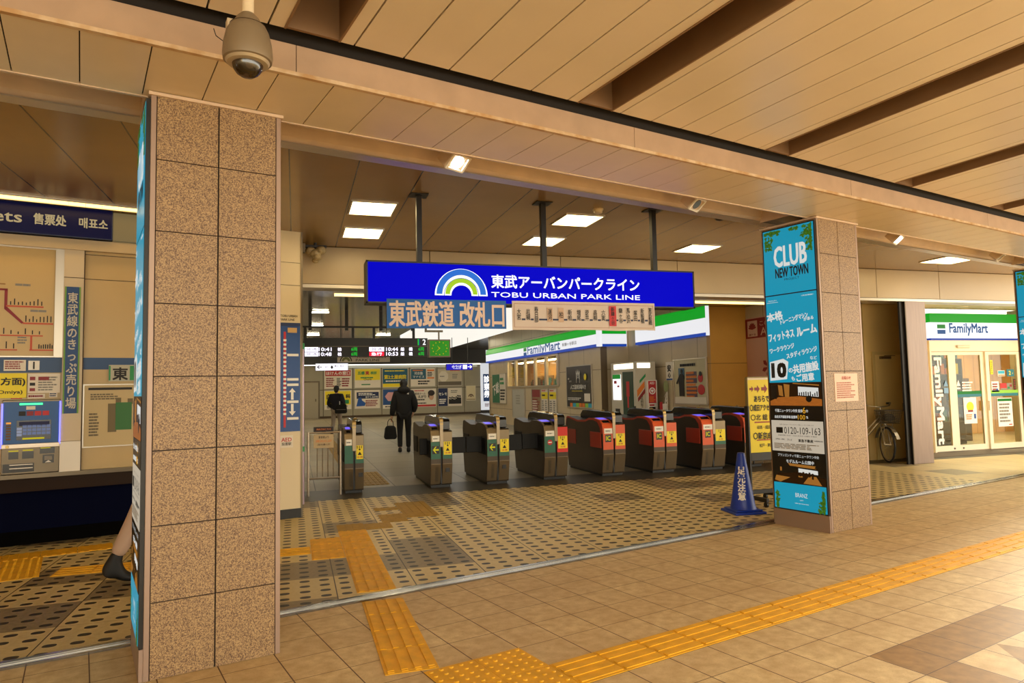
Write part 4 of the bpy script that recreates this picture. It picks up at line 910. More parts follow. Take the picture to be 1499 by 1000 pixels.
def stand(**k):
    J = dict(pelvis=(0, 0.0, 0.95), waist=(0, 0, 1.10), chest=(0, 0.0, 1.32), neck=(0, -0.01, 1.49), head=(0, -0.025, 1.63))
    for s, x in (('l', -1), ('r', 1)):
        J['hip_' + s] = (x * 0.09, 0, 0.90); J['kn_' + s] = (x * 0.10, -0.01, 0.50); J['an_' + s] = (x * 0.10, 0.02, 0.085); J['ball_' + s] = (x * 0.105, -0.09, 0.04); J['toe_' + s] = (x * 0.11, -0.16, 0.034)
        J['sh_' + s] = (x * 0.185, 0.01, 1.40); J['el_' + s] = (x * 0.235, 0.03, 1.12); J['wr_' + s] = (x * 0.25, -0.02, 0.88)
    J.update(k); return J
M_coat = mat('black_coat', '0d0b0b', 0.85); M_trous = mat('black_trousers', '100e0e', 0.85); M_shoe = mat('black_shoe', '0b0a0a', 0.6)
M_navyj = mat('navy_jacket', '121220', 0.8); M_pale = mat('pale_trousers', 'a89a8c', 0.8)
# walking away through the gates, bag in the left hand (photo left = local right as the back is turned)
J1 = stand(el_l=(-0.27, 0.02, 1.13), wr_l=(-0.22, -0.10, 0.94), el_r=(0.25, 0.03, 1.10), wr_r=(0.29, -0.02, 0.85), kn_l=(-0.10, -0.06, 0.50), an_l=(-0.10, -0.04, 0.085), ball_l=(-0.105, -0.15, 0.04), toe_l=(-0.11, -0.22, 0.034),
           kn_r=(0.10, -0.02, 0.50), an_r=(0.10, 0.10, 0.10), ball_r=(0.105, 0.0, 0.045), toe_r=(0.11, -0.06, 0.034), curl_r=0.9)
p1 = person('person in a long black coat walking away beyond the gates, dark bag in hand', (2.50, 16.6, 0), R(172), J1, (M_coat, M_trous, M_shoe), scale=1.0, coat=1.32)
part('hood', MB().ball((0, 0.07, 1.50), 0.13, 1.15, 0.75, 0.75, 10), M_coat, p1, smooth=True)
mk = MB()
for i in range(3): mk.arc(-0.115, 1.385, 0.012 + 0.012 * i, 0.019 + 0.012 * i, R(20), R(95), 0.0, 0.003, 8)
mo = part('chest_mark', mk, M_white, p1); mo.location = (0.0, 0.182, 0.0); 
t = thing('tote_bag', 'soft black tote bag held by the person in the long coat', 'bag', (2.175, 16.61, 0.335), R(172))
bg = MB().prism([(-0.13, 0.0), (0.13, 0.0), (0.155, 0.06), (0.13, 0.26), (0.09, 0.32), (-0.09, 0.32), (-0.13, 0.26), (-0.155, 0.06)], -0.06, 0.06, 'y')
part('body', bg, M_coat, t, 0.03)
part('handle', MB().tube([(-0.07, 0, 0.31), (-0.06, 0, 0.42), (-0.01, 0, 0.475), (0.02, 0, 0.475), (0.06, 0, 0.42), (0.07, 0, 0.31)], 0.008, 8), M_coat, t, smooth=True)
# farther person with a shoulder bag
J2 = stand(el_l=(-0.25, 0.0, 1.14), wr_l=(-0.17, -0.15, 1.0), el_r=(0.27, 0.03, 1.13), wr_r=(0.2, -0.14, 1.02), kn_l=(-0.09, -0.12, 0.52), an_l=(-0.09, -0.10, 0.1), ball_l=(-0.09, -0.21, 0.05), toe_l=(-0.09, -0.28, 0.045),
           kn_r=(0.1, 0.03, 0.50), an_r=(0.1, 0.2, 0.13), ball_r=(0.1, 0.1, 0.05), toe_r=(0.1, 0.04, 0.03))
p2 = person('person in a dark jacket and pale trousers walking away behind the clear railing', (1.30, 23.3, 0), R(160), J2, (M_navyj, M_pale, M_shoe), scale=0.96, coat=1.2)
t = thing('shoulder_bag', 'black shoulder bag slung over the back of the farther walking person', 'bag', (1.42, 22.95, 0.78), R(-15)); t.scale = (0.78, 0.9, 0.95)
part('body', MB().prism([(-0.24, 0.02), (-0.2, 0.0), (0.2, 0.0), (0.25, 0.05), (0.22, 0.30), (0.1, 0.36), (-0.15, 0.33), (-0.24, 0.2)], -0.07, 0.08, 'y'), M_coat, t, 0.03)
part('strap', MB().tube([(0.16, -0.0, 0.30), (0.06, 0.02, 0.42), (-0.06, 0.06, 0.52), (-0.14, 0.16, 0.58)], 0.018, 8), M_coat, t, smooth=True)
part('zip', rects([(-0.16, 0.2, 0.13, 0.14)], -0.072), M_greyp, t)
part('strap_patch', MB().box(-0.04, -0.015, -0.085, -0.072, 0.30, 0.42), M_whitep, t)
# passer-by hidden by the left column except for one trailing leg; walks towards local -y
J3 = dict(pelvis=(0, 0.0, 0.90), waist=(0, -0.03, 1.05), chest=(0, -0.07, 1.27), neck=(0, -0.10, 1.44), head=(0, -0.13, 1.57))
J3.update(hip_l=(-0.09, 0, 0.86), hip_r=(0.09, 0, 0.86), kn_l=(-0.10, 0.17, 0.49), an_l=(-0.10, 0.33, 0.13), ball_l=(-0.10, 0.22, 0.045), toe_l=(-0.10, 0.15, 0.034), heel_l=(-0.10, 0.39, 0.085),
          kn_r=(0.10, -0.18, 0.50), an_r=(0.10, -0.30, 0.09), ball_r=(0.10, -0.41, 0.06), toe_r=(0.10, -0.48, 0.06),
          sh_l=(-0.185, -0.06, 1.35), el_l=(-0.24, -0.14, 1.08), wr_l=(-0.22, -0.32, 0.92), sh_r=(0.185, -0.06, 1.35), el_r=(0.23, 0.06, 1.08), wr_r=(0.25, 0.10, 0.85), cuff=0.78, boot=0.36)
p3 = person('person striding past behind the left granite column, grey-beige trousers and black boots', (-1.08, 6.44, 0), R(95), J3, (M_navyj, mat('taupe_trousers', 'bfa089', 0.8), M_shoe), scale=1.0)
# ---------------------------------------------------------------- inside the hall: gantry, boards, clock, hanging signs
t = thing('gantry', 'black frame hung from the hall ceiling carrying the departure board', 'frame', (1.9, 20, 3.007))
part('rail', MB().box(-1.7, 1.7, 0, 0.06, 0.29, 0.34), M_black, t)
for x in (-1.49, -0.49, 0.48, 1.4): part('hanger', MB().box(x - 0.045, x + 0.045, 0.06, 0.12, 0.22, 0.79), M_black, t)
for x in (-1.63, -0.32, 0.27, 1.42): part('drop', MB().box(x - 0.035, x + 0.035, 0, 0.06, 0.0, 0.29), M_black, t)
t = thing('departure_board', 'black electronic departure board showing two lines of train times', 'display board', (1.985, 20, 2.47))
part('case', MB().box(-1.74, 1.74, 0.0, 0.18, 0, 0.535), M_black, t)
part('header_strip', rects([(-1.72, 1.72, 0.315, 0.525)], -0.002), mat('board_grey', '1c1a18', 0.4), t)
part('divider', rects([(-1.74, 1.74, 0.29, 0.305)], -0.002, 0.004), M_steeld, t)
M_led = mat('led_white', 'f4ecff', 0.4, emit=1.6); M_ledg = mat('led_green', '18b030', 0.4, emit=0.9); M_ledr = mat('led_red', 'e01830', 0.4, emit=1.2); M_boardtxt = mat('board_text', '7c7670', 0.5, emit=0.05)
for r_ in ((-1.72, -1.36, 0.155, 0.275), (-1.72, -1.36, 0.02, 0.135), (0.05, 0.47, 0.155, 0.275)): part('service_block', rects([r_], -0.003), M_led, t)
part('express_block', rects([(0.05, 0.47, 0.02, 0.135)], -0.003), M_ledr, t)
letters(t, M_led, [('10:41', -1.17, 0.215, 0.12, {'w': 0.34, 'H': 0.1}), ('10:48', -1.17, 0.078, 0.12, {'w': 0.34, 'H': 0.1}), ('10:44', 0.7, 0.215, 0.12, {'w': 0.34, 'H': 0.1}), ('10:53', 0.7, 0.078, 0.12, {'w': 0.34, 'H': 0.1}),
    ('柏', -0.78, 0.215, 0.11), ('柏', -0.78, 0.078, 0.11), ('船', 1.0, 0.215, 0.11), ('橋', 1.24, 0.215, 0.11), ('船', 1.0, 0.078, 0.11), ('橋', 1.24, 0.078, 0.11), ('急行', 0.26, 0.078, 0.1, {'w': 0.3})], -0.006, 'white_times')
letters(t, M_ledg, [('6両', -0.37, 0.215, 0.12), ('6両', -0.37, 0.078, 0.12), ('6両', 1.55, 0.215, 0.12), ('6両', 1.55, 0.078, 0.12)], -0.006, 'green_times')
letters(t, M_ink, [('普通', -1.54, 0.215, 0.1, {'w': 0.28}), ('普通', -1.54, 0.078, 0.1, {'w': 0.28}), ('普通', 0.26, 0.215, 0.1, {'w': 0.3})], -0.006, 'service_names')
letters(t, M_boardtxt, [('六実・柏・春日部・大宮 方面', -1.1, 0.44, 0.1, {'w': 1.05}), ('for Mutsumi, Kashiwa, Kasukabe, Omiya', -1.0, 0.36, 0.05, {'w': 1.1}), ('船橋 方面', 0.83, 0.44, 0.1, {'w': 0.34}), ('for Funabashi', 0.83, 0.36, 0.05, {'w': 0.34})], -0.006, 'direction_names')
letters(t, M_signwhite, [('2', 1.64, 0.42, 0.2, {'H': 0.16})], -0.006, 'track_number')
part('track_stripes', rects([(1.45, 1.48, 0.33, 0.51)], -0.003), M_ledg, t); part('track_stripe', rects([(1.485, 1.51, 0.33, 0.51)], -0.003), M_logoblue, t)
t = thing('station_clock', 'square station clock with a glowing green face beside the departure board', 'clock', (4.085, 20, 2.44))
part('case', MB().box(-0.33, 0.33, 0.0, 0.2, 0, 0.53), M_steeld, t, 0.01)
part('face', rects([(-0.29, 0.29, 0.04, 0.49)], -0.001), mat('clock_green', '2c8a1c', 0.4, emit=0.35, noise=0.3, nscale=3), t)
hm = MB()
for i in range(12):
    a = math.pi * i / 6; r = 0.185; hm.box(0.22 / 0.185 * r * math.sin(a) - 0.012, 0.22 / 0.185 * r * math.sin(a) + 0.012, -0.006, -0.003, 0.265 + r * math.cos(a) - 0.016, 0.265 + r * math.cos(a) + 0.016)
part('hour_marks', hm, M_arrow, t)
def hand(ang, ln, w):
    s, c = math.sin(ang), math.cos(ang)
    return MB().poly([(-w * c, 0.265 + w * s), (ln * s, 0.265 + ln * c), (w * c, 0.265 - w * s), (-0.02 * s, 0.265 - 0.02 * c)], -0.008, -0.006)
part('hour_hand', hand(R(318), 0.11, 0.012), M_arrow, t); part('minute_hand', hand(R(228), 0.17, 0.009), M_arrow, t)
part('hanger', MB().box(-0.02, 0.02, 0.08, 0.12, 0.53, 0.75).box(-0.42, 0.12, 0.07, 0.13, 0.75, 0.81).box(-0.42, -0.36, 0.07, 0.13, 0.81, 1.35), M_steeld, t)
t = poster('line_name_plate', 'grey plate with an arch emblem and the line name under the departure board', 'sign', (2.07, 22, 2.395), 0, 1.62, 0.235, mat('plate_grey', 'c4b8a4', 0.5), [('arch', MB().arc(-0.55, 0.03, 0.15, 0.18, 0, math.pi, -0.03, -0.027).arc(-0.55, 0.03, 0.07, 0.13, 0, math.pi, -0.03, -0.027), M_ink, None)][:0], [(M_dred, [('TOBU URBAN', 0.22, 0.165, 0.1, {'w': 0.92, 'H': 0.07})]), (M_ink, [('PARK LINE', 0.12, 0.065, 0.1, {'w': 0.74, 'H': 0.07})])])
part('arch', MB().arc(-0.55, 0.03, 0.155, 0.185, 0, math.pi, -0.03, -0.026), M_ink, t); part('inner_arch', MB().arc(-0.55, 0.03, 0.06, 0.13, 0, math.pi, -0.03, -0.026), mat('olive', '6e7040', 0.5), t)
part('hanger', MB().box(-0.72, -0.7, 0.0, 0.02, 0.235, 1.40).box(0.7, 0.72, 0.0, 0.02, 0.235, 1.40), M_black, t)
t = poster('hanging_direction_sign', 'white lit hanging sign with a left arrow before the poster wall', 'sign', (1.24, 25, 2.235), 0, 1.1, 0.24, mat('lit_white_panel', 'f2eef8', 0.4, emit=0.9), [], [(M_ink, [('←', -0.42, 0.12, 0.2, {'w': 0.16, 'b': 0.02}), ('出口', -0.18, 0.12, 0.06), ('東口・北口', 0.24, 0.15, 0.08, {'w': 0.3}), ('♦', 0.0, 0.11, 0.12)])], frame=M_black, fw=0.012, depth=0.1)
part('hanger', MB().box(-0.35, -0.33, -0.06, -0.04, 0.24, 1.565).box(0.33, 0.35, -0.06, -0.04, 0.24, 1.565), M_black, t)
t = poster('hanging_direction_sign', 'blue lit hanging sign with a right arrow before the poster wall', 'sign', (5.82, 25, 2.2), 0, 0.98, 0.215, mat('lit_blue_panel', '2018c0', 0.4, emit=0.6), [], [(M_signwhite, [('のりば', -0.10, 0.125, 0.1, {'w': 0.36}), ('→', 0.4, 0.11, 0.18, {'w': 0.16, 'b': 0.03}), ('Trains', -0.1, 0.05, 0.04, {'w': 0.3})])], frame=M_black, fw=0.01, depth=0.1)
part('square_mark', rects([(0.13, 0.29, 0.03, 0.185)], -0.103), M_signwhite, t)
part('hanger', MB().box(-0.27, -0.25, -0.06, -0.04, 0.215, 1.6).box(0.33, 0.35, -0.06, -0.04, 0.215, 1.6), M_black, t)
# lights of the hall ceiling
def hall_light(x, y, w, label, z=ZH):
    t = thing('hall_light', label, 'ceiling light', (x, y, z), 0, 'strip lights of the hall ceiling')
    part('frame', MB().box(-w / 2 - 0.03, w / 2 + 0.03, -0.17, 0.17, -0.02, 0), M_steeld, t)
    part('diffuser', MB().box(-w / 2, w / 2, -0.14, 0.14, -0.028, -0.02), mat('hall_lamp', 'fff0cc', 0.5, emit=33), t)
for i, y in enumerate((20.4, 24.5, 28.6, 33)):
    for j, x in enumerate((0.7, 3.48, 6.4)):
        if 3.3 < x and y < 27: continue
        hall_light(x, y, 0.45 if j == 0 else 0.55, 'lit ceiling light of the hall, ' + ('first', 'second', 'third', 'fourth')[i] + ' from the gates in the ' + ('left row', 'middle row', 'right row')[j])
for i, (x, y) in enumerate(((2.0, 15.5), (7.4, 36.5), (3.48, 36.5), (0.7, 36.5), (7.4, 32.5))):  # lamps by the far wall and booth end are added to brighten the hall
    hall_light(x, y, 0.9, ('wide lit ceiling light just beyond the header over the gates', 'added wide ceiling light before the far wall, right of the other two', 'added wide ceiling light before the middle of the far wall', 'added wide ceiling light before the door in the far wall', 'added wide ceiling light beside the far end of the booth')[i])
t = thing('strip_light', 'long warm strip light hung just behind the header over the gates', 'ceiling light', (5.0, 11.2, 3.02))
part('tube', MB().box(-4.4, -2.6, -0.03, 0.03, -0.006, 0.03).box(-2.58, 5.28, -0.03, 0.03, -0.006, 0.03), M_tube_light, t)
part('holder', MB().box(-4.42, 5.29, -0.05, 0.05, 0.032, 0.06), M_alu, t)
part('hanger', MB().box(-4.0, -3.96, -0.02, 0.02, 0.06, ZH - 3.02).box(0, 0.04, -0.02, 0.02, 0.06, ZH - 3.02).box(4.5, 4.54, -0.02, 0.02, 0.06, ZH - 3.02), M_alu, t)
# ---------------------------------------------------------------- posters of the back wall (y = 40)
def bp(x0, x1, z0, z1, label, bg, rows, texts, seed):
    w, h = x1 - x0, z1 - z0
    return poster('poster', label, 'poster', ((x0 + x1) / 2, 39.99, z0), 0, w, h, bg, rows, texts, depth=0.02, step=0.006, frame=M_alu, fw=0.02, group='posters on the far wall')
cream = mat('poster_cream', 'e8dcc8', 0.5); beigep = mat('poster_beige', 'cfc0a4', 0.5); dteal = mat('poster_teal', '145a72', 0.5); dblue = mat('poster_blue', '1c4a86', 0.5)
bp(1.59, 3.07, 1.66, 2.70, 'poster with a red band of white characters over red and black print', cream, [('band', M_red, [(-0.70, 0.70, 0.70, 1.02)]), ('print', M_dred, scrib(-0.66, -0.1, 0.08, 0.62, 5, 0.95, 3, 1) + scrib(0.2, 0.66, 0.08, 0.6, 4, 0.95, 2, 2)), ('fine_print', M_ink, scrib(-0.08, 0.2, 0.1, 0.6, 6, 0.9, 3, 3))], [(M_whitep, [('ほけんの窓口', 0, 0.86, 0.2, {'w': 1.3, 'H': 0.2, 'b': 0.03})])], 1)
bp(3.25, 4.68, 1.68, 2.75, 'poster with a broad yellow field over pale print', cream, [('field', M_yel, [(-0.70, 0.70, 0.42, 1.05)]), ('print', M_green, [(-0.35, 0.15, 0.14, 0.2)] + scrib(-0.4, 0.4, 0.5, 0.62, 1, 0.9, 3, 2))], [(M_green, [('五感', -0.36, 0.83, 0.2, {'b': 0.04}), ('検診', 0.34, 0.83, 0.18, {'b': 0.03})]), (M_red, [('実', -0.02, 0.83, 0.22, {'b': 0.05})]), (M_ink, [('Churin', 0.0, 0.47, 0.16)])], 2)
bp(4.82, 6.25, 1.68, 2.74, 'dark teal and yellow poster above the blue poster with a pink hexagon', dteal, [('foot', M_yel, [(-0.71, 0.71, 0.0, 0.2)]), ('print', M_yel, scrib(-0.6, 0.6, 0.88, 0.98, 1, 0.95, 4, 2)), ('white_print', M_whitep, scrib(-0.55, 0.6, 0.28, 0.4, 1, 0.95, 8, 2))], [(M_yel, [('第2土屋病院', 0, 0.58, 0.25, {'w': 1.26, 'H': 0.24, 'b': 0.03})])], 3)
bp(6.44, 7.86, 1.69, 2.73, 'poster with a teal block at upper left and orange print at right', cream, [('block', dteal, [(-0.70, 0.18, 0.42, 1.02)]), ('orange_print', M_orange, [(0.25, 0.66, 0.88, 0.97), (0.25, 0.66, 0.44, 0.52), (-0.6, 0.0, 0.9, 0.96)]), ('print', M_ink, scrib(-0.3, 0.45, 0.08, 0.36, 2, 0.95, 4, 2) + scrib(0.26, 0.6, 0.56, 0.84, 3, 0.9, 2, 5))], [(M_whitep, [('河合塾', -0.26, 0.76, 0.18, {'w': 0.5}), ('マナビス', -0.26, 0.56, 0.16, {'w': 0.66})])], 4)
bp(8.04, 9.46, 1.70, 2.66, 'greyish poster with a pale octagon above the white group photograph poster', beigep, [('octagon', cream, MB().poly([(-0.38 + 0.30 * math.cos(R(22.5 + 45 * i)), 0.55 + 0.33 * math.sin(R(22.5 + 45 * i))) for i in range(8)], -0.031, -0.026)), ('foot', mat('poster_taupe', '6e6250', 0.5), [(-0.70, 0.70, 0.02, 0.24)]), ('top_print', M_orange, scrib(0.02, 0.66, 0.84, 0.92, 1, 0.95, 5, 2)), ('print', M_greyp, scrib(0.15, 0.55, 0.4, 0.7, 3, 0.8, 3, 2) + scrib(-0.6, -0.2, 0.5, 0.6, 1, 0.9, 3, 1))], [], 5)
bp(1.59, 3.04, 0.49, 1.54, 'yellow poster with large black characters behind the farther walking person', cream, [('field', M_yel, [(-0.70, 0.70, 0.25, 1.02)]), ('green_print', M_green, [(0.1, 0.6, 0.3, 0.52)]), ('print', M_ink, scrib(-0.6, 0.6, 0.06, 0.2, 2, 0.95, 6, 2))], [(M_ink, [('白', -0.5, 0.72, 0.3, {'b': 0.05}), ('歯', 0.18, 0.72, 0.28, {'b': 0.05}), ('科', 0.55, 0.72, 0.24, {'b': 0.05})])], 6)
bp(3.25, 4.64, 0.50, 1.52, 'poster with a dark blue upper half and a blue figure over red print', cream, [('sky', M_navy, [(-0.60, 0.64, 0.55, 0.92)]), ('figure', M_blue, MB().poly([(-0.62, 0.12), (-0.15, 0.14), (-0.1, 0.3), (-0.3, 0.45), (-0.35, 0.62), (-0.5, 0.6), (-0.55, 0.4)], -0.045, -0.040)), ('print', M_dred, scrib(-0.1, 0.62, 0.1, 0.48, 4, 0.95, 5, 2)), ('stars', M_whitep, scrib(-0.5, 0.55, 0.72, 0.88, 2, 0.95, 5, 3))], [(M_whitep, [('はぐくみの杜', 0.25, 0.64, 0.14, {'w': 0.7})])], 7)
bp(4.82, 6.25, 0.46, 1.55, 'blue poster with a pink hexagon, partly behind the person in the long coat', dblue, [('foot', cream, [(-0.71, 0.71, 0, 0.2)]), ('hexagon', mat('pink_print', 'd8a0a0', 0.5), MB().poly([(-0.6, 0.68), (-0.42, 0.92), (-0.1, 0.92), (0.05, 0.68), (-0.1, 0.42), (-0.42, 0.42)], -0.042, -0.036)), ('green_print', M_green, [(-0.3, 0.5, 0.28, 0.38)]), ('print', M_ink, scrib(-0.6, 0.6, 0.04, 0.15, 1, 0.95, 8, 2))], [], 8)
fp = bp(6.46, 7.90, 0.49, 1.54, 'pale poster with the portrait of a short-haired person at right', cream, [('foot', M_red, [(-0.70, 0.71, 0.02, 0.13)]), ('dark_band', M_ink, scrib(-0.6, 0.2, 0.17, 0.27, 1, 0.95, 4, 2)), ('shoulders', cream, MB().poly([(0.2, 0.13), (0.72, 0.13), (0.66, 0.32), (0.52, 0.4), (0.38, 0.4), (0.25, 0.3)], -0.05, -0.045)), ('print', M_ink, scrib(-0.6, 0.1, 0.36, 0.48, 1, 0.95, 5, 2)), ('red_band', M_red, scrib(-0.55, 0.1, 0.9, 0.99, 1, 0.9, 3, 2))], [(M_ink, [('関東ホール', -0.2, 0.77, 0.14, {'w': 0.62}), ('えがり', -0.1, 0.6, 0.18, {'w': 0.46, 'b': 0.03})])], 9)
part('portrait', MB().ball((0.45, -0.06, 0.58), 0.17, 0.8, 0.05, 1.15, 10), M_skin, fp); part('portrait_hair', MB().ball((0.44, -0.075, 0.80), 0.2, 1.0, 0.05, 0.85, 10).box(0.26, 0.32, -0.082, -0.07, 0.55, 0.8), mat('dark_hair_print', '2a1a14', 0.5), fp)
bp(8.04, 8.60, 0.50, 1.55, 'narrow navy poster with white characters beside the group photograph', M_navy, [('print', M_whitep, scrib(-0.22, 0.22, 0.12, 0.45, 3, 0.95, 3, 2))], [(M_whitep, [('セレモ', 0, 0.72, 0.2, {'w': 0.48, 'b': 0.03})])], 10)
gp = bp(8.64, 9.46, 0.50, 1.55, 'white poster with a dark group photograph', cream, [('print', M_greyp, scrib(-0.25, 0.25, 0.75, 0.95, 2, 0.8, 4, 2))], [], 11)
g = MB(); rg = random.Random(4)
for i in range(9): x = -0.33 + 0.08 * i; zz = rg.uniform(0.45, 0.6); g.poly([(x - 0.06, 0.12), (x + 0.06, 0.12), (x + 0.05, zz - 0.08), (x - 0.05, zz - 0.08)], -0.032 - 0.001 * i, -0.027).ball((x, -0.03, zz), 0.04, 1, 0.1, 1.2, 6)
part('group_photo', g, M_ink, gp)
bp(9.74, 10.30, 0.80, 1.66, 'small cream poster with a seated figure near the right end of the far wall', mat('poster_warm', 'e2d2a8', 0.5), [('figure', mat('brown_print', '6a4a2c', 0.5), MB().arc(0.0, 0.22, 0.1, 0.16, 0, math.pi, -0.03, -0.026).box(-0.04, 0.04, -0.032, -0.026, 0.2, 0.3).box(-0.26, 0.26, -0.03, -0.026, 0.05, 0.08))], [], 12)
t = thing('lit_pillar_ad', 'white lit pillar with tall blue characters at the right end of the far wall', 'advertisement', (10.95, 39.9, 0))
part('pillar_box', MB().box(-0.32, 0.32, 0, 0.09, 0.2, 3.0), mat('lit_pillar', 'eef0f4', 0.4, emit=0.5), t)
part('base', MB().box(-0.34, 0.34, -0.01, 0.09, 0, 0.2), M_black, t)
part('blue_column', rects([(-0.18, 0.26, 0.72, 2.35)], -0.004, 0.004), M_blue, t)
letters(t, M_signwhite, [('診察券', 0.04, 1.6, 0.4, {'v': 1, 'w': 0.34, 'H': 1.3, 'b': 0.03})], -0.012); part('print', rects(scrib(-0.1, 0.2, 0.4, 0.6, 3, 0.9, 3, 2), -0.004, 0.004), M_dred, t)
# ---------------------------------------------------------------- store booth
def store_sign(name, label, loc, rz, w, zg, zt, face_d=0.22, logo=None):
    """zg: height where the green begins, zt total height"""
    t = thing(name, label, 'sign', loc, rz, 'green white and blue store signs')
    part('light_box', MB().box(-w / 2, w / 2, -face_d, 0, 0.07, zg), M_storewhite, t)
    part('green_band', MB().prism([(-face_d, zg), (-face_d - 0.01, zg + 0.02), (-face_d + 0.02, zt - 0.06), (0, zt), (0, zg)], -w / 2, w / 2, 'x'), M_storegreen, t)
    part('blue_band', MB().box(-w / 2, w / 2, -face_d - 0.01, 0, 0.0, 0.07), M_storeblue, t)
    part('end_cap', MB().box(-w / 2 - 0.012, -w / 2, -face_d - 0.004, 0, 0, zt - 0.02).box(w / 2, w / 2 + 0.012, -face_d - 0.004, 0, 0, zt - 0.02), M_storewhite, t)
    return t
def fm_logo(t, x, z, s, y, wtxt, b=0.03):
    part('logo_green', MB().box(x, x + s, y - 0.003, y, z + s * 0.36, z + s * 0.74), M_logogreen, t)
    part('logo_blue', MB().box(x, x + s, y - 0.003, y, z - s * 0.15, z + s * 0.24), M_logoblue, t)
    letters(t, M_logoblue, [('FamilyMart', x + s + 0.12 * s + 0.08, z + s * 0.28, s, {'w': wtxt, 'a': 'l', 'H': s * 1.15, 'b': b})], y - 0.003)
sg = store_sign('store_sign', 'long lit store sign along the booth wall inside the hall', (8.4, 24.1, 2.63), -math.pi / 2, 12.0, 0.36, 0.62, 0.12)
fm_logo(sg, -0.6, 0.10, 0.34, -0.1225, 3.3)
letters(sg, M_greyp, [('新鎌ヶ谷駅店', 3.95, 0.22, 0.12, {'w': 1.2})], -0.123, 'branch_name')
store_sign('store_sign', 'short lit store sign section on the front of the booth corner', (8.80, 18.095, 2.63), 0, 0.77, 0.36, 0.62, 0.10)
store_sign('store_sign', 'lit store sign section above the poster of the stepped wall', (9.298, 15.72, 2.63), -math.pi / 2, 3.5, 0.42, 0.72, 0.09)
# booth windows
wt = struct('window_1', MB().box(8.36, 8.42, 21.4, 27.2, 1.50, 1.56).box(8.36, 8.42, 21.4, 27.2, 2.56, 2.62), M_alu)
for i in range(6): y = 21.43 + i * 1.148; part('window_frame', MB().box(8.35, 8.43, y - 0.09, y + 0.09, 1.56, 2.56), M_alu, wt)
part('pane', MB().box(8.44, 8.45, 21.4, 27.2, 1.53, 2.6), M_glass, wt)
struct('wall_inner', MB().box(10.0, 10.1, 18.4, 30, 0, ZH), mat('booth_inside', 'dba868', 0.6))
t = thing('booth_lights', 'row of lit lamps in the store booth behind its windows', 'ceiling light', (9.2, 24, 2.5))
part('tube', MB().box(-0.08, 0.08, -4, 4, 0.0, 0.04), mat('booth_lamp', 'ffd49a', 0.5, emit=25), t); part('holder', MB().box(-0.1, 0.1, -4, 4, 0.04, ZH - 2.51), M_alu, t)
rb_ = random.Random(11)
for k in range(5):
    t = thing('shelf_rack', 'dark shelf rack of goods seen through the ' + ('first', 'second', 'third', 'fourth', 'fifth')[k] + ' booth window from the near end', 'shelf', (9.3, 22.0 + 1.148 * k, 0), -math.pi / 2, 'racks behind the booth windows')
    part('rack', MB().box(-0.45, 0.45, 0, 0.3, 0, 1.0).box(-0.45, 0.45, 0.27, 0.3, 1.0, 1.95).box(-0.45, 0.45, 0.02, 0.3, 1.27, 1.3), mat('rack_wood', '7a5a34', 0.5), t)
    for j in range(6): x = -0.38 + 0.15 * j; part('goods', MB().box(x - 0.06, x + 0.06, 0.04, 0.2, 1.3, 1.3 + rb_.uniform(0.35, 0.62)), [M_gateside, M_orange, M_dred, M_greyp, M_teal][rb_.randrange(5)], t)
# posters and boards on the booth wall (facing -x): local x runs towards the camera
BW = dict(rz=-math.pi / 2)
def on_booth(y0, y1, z0, z1, name, label, cat, bg, layers=(), texts=(), frame=M_alu):
    return poster(name, label, cat, (8.398, (y0 + y1) / 2, z0), -math.pi / 2, abs(y1 - y0), z1 - z0, bg, layers, texts, frame, 0.035, 0.03, step=0.004)
t = on_booth(27.4, 29.4, 0.86, 2.08, 'poster', 'green and white framed poster at the far end of the booth wall', 'poster', cream, [('green_half', mat('poster_green', '0e6e4a', 0.5), [(-1.0, 0.1, 0, 1.22)]), ('map_print', M_ink, scrib(0.2, 0.95, 0.1, 0.6, 4, 0.95, 2, 2)), ('green_print', M_green, scrib(0.2, 0.9, 0.75, 1.1, 2, 0.9, 2, 3))], [(M_whitep, [('下総', -0.45, 0.6, 0.5, {'b': 0.03, 'r': 0.2})])])
on_booth(25.0, 26.5, 0.33, 1.43, 'whiteboard', 'framed pale whiteboard under the booth windows', 'whiteboard', mat('whiteboard', 'b9b6a8', 0.4), [('faint_print', mat('faint', 'a09c8c', 0.5), scrib(-0.3, 0.3, 0.5, 0.9, 4, 0.9, 3, 2))])
on_booth(23.2, 24.1, 0.42, 1.42, 'area_map', 'framed brownish area map under the booth windows', 'map', mat('map_brown', '9a7a54', 0.5), [('title', M_dred, [(-0.42, 0.42, 0.72, 0.98)]), ('streets', M_dred, scrib(-0.4, 0.4, 0.05, 0.68, 7, 0.95, 4, 8)), ('blocks', cream, scrib(-0.38, 0.38, 0.1, 0.62, 6, 0.7, 5, 9))])
for i, (ya, yb, nm) in enumerate(((22.42, 23.1, 'left'), (21.62, 22.3, 'right'))):
    on_booth(ya, yb, 0.42, 1.42, 'timetable', 'framed train timetable with a yellow head, ' + nm + ' of the two', 'timetable', cream, [('head', M_yel, [(-0.32, 0.32, 0.66, 0.90)]), ('rows', M_greyp, scrib(-0.28, -0.02, 0.04, 0.62, 8, 0.9, 3, i + 3) + scrib(0.05, 0.28, 0.04, 0.62, 8, 0.9, 3, i + 9)), ('title', M_red, scrib(-0.25, 0.25, 0.92, 0.98, 1, 0.95, 4, 4)), ('head_print', M_ink, scrib(-0.22, 0.22, 0.74, 0.84, 1, 0.9, 3, 4))])
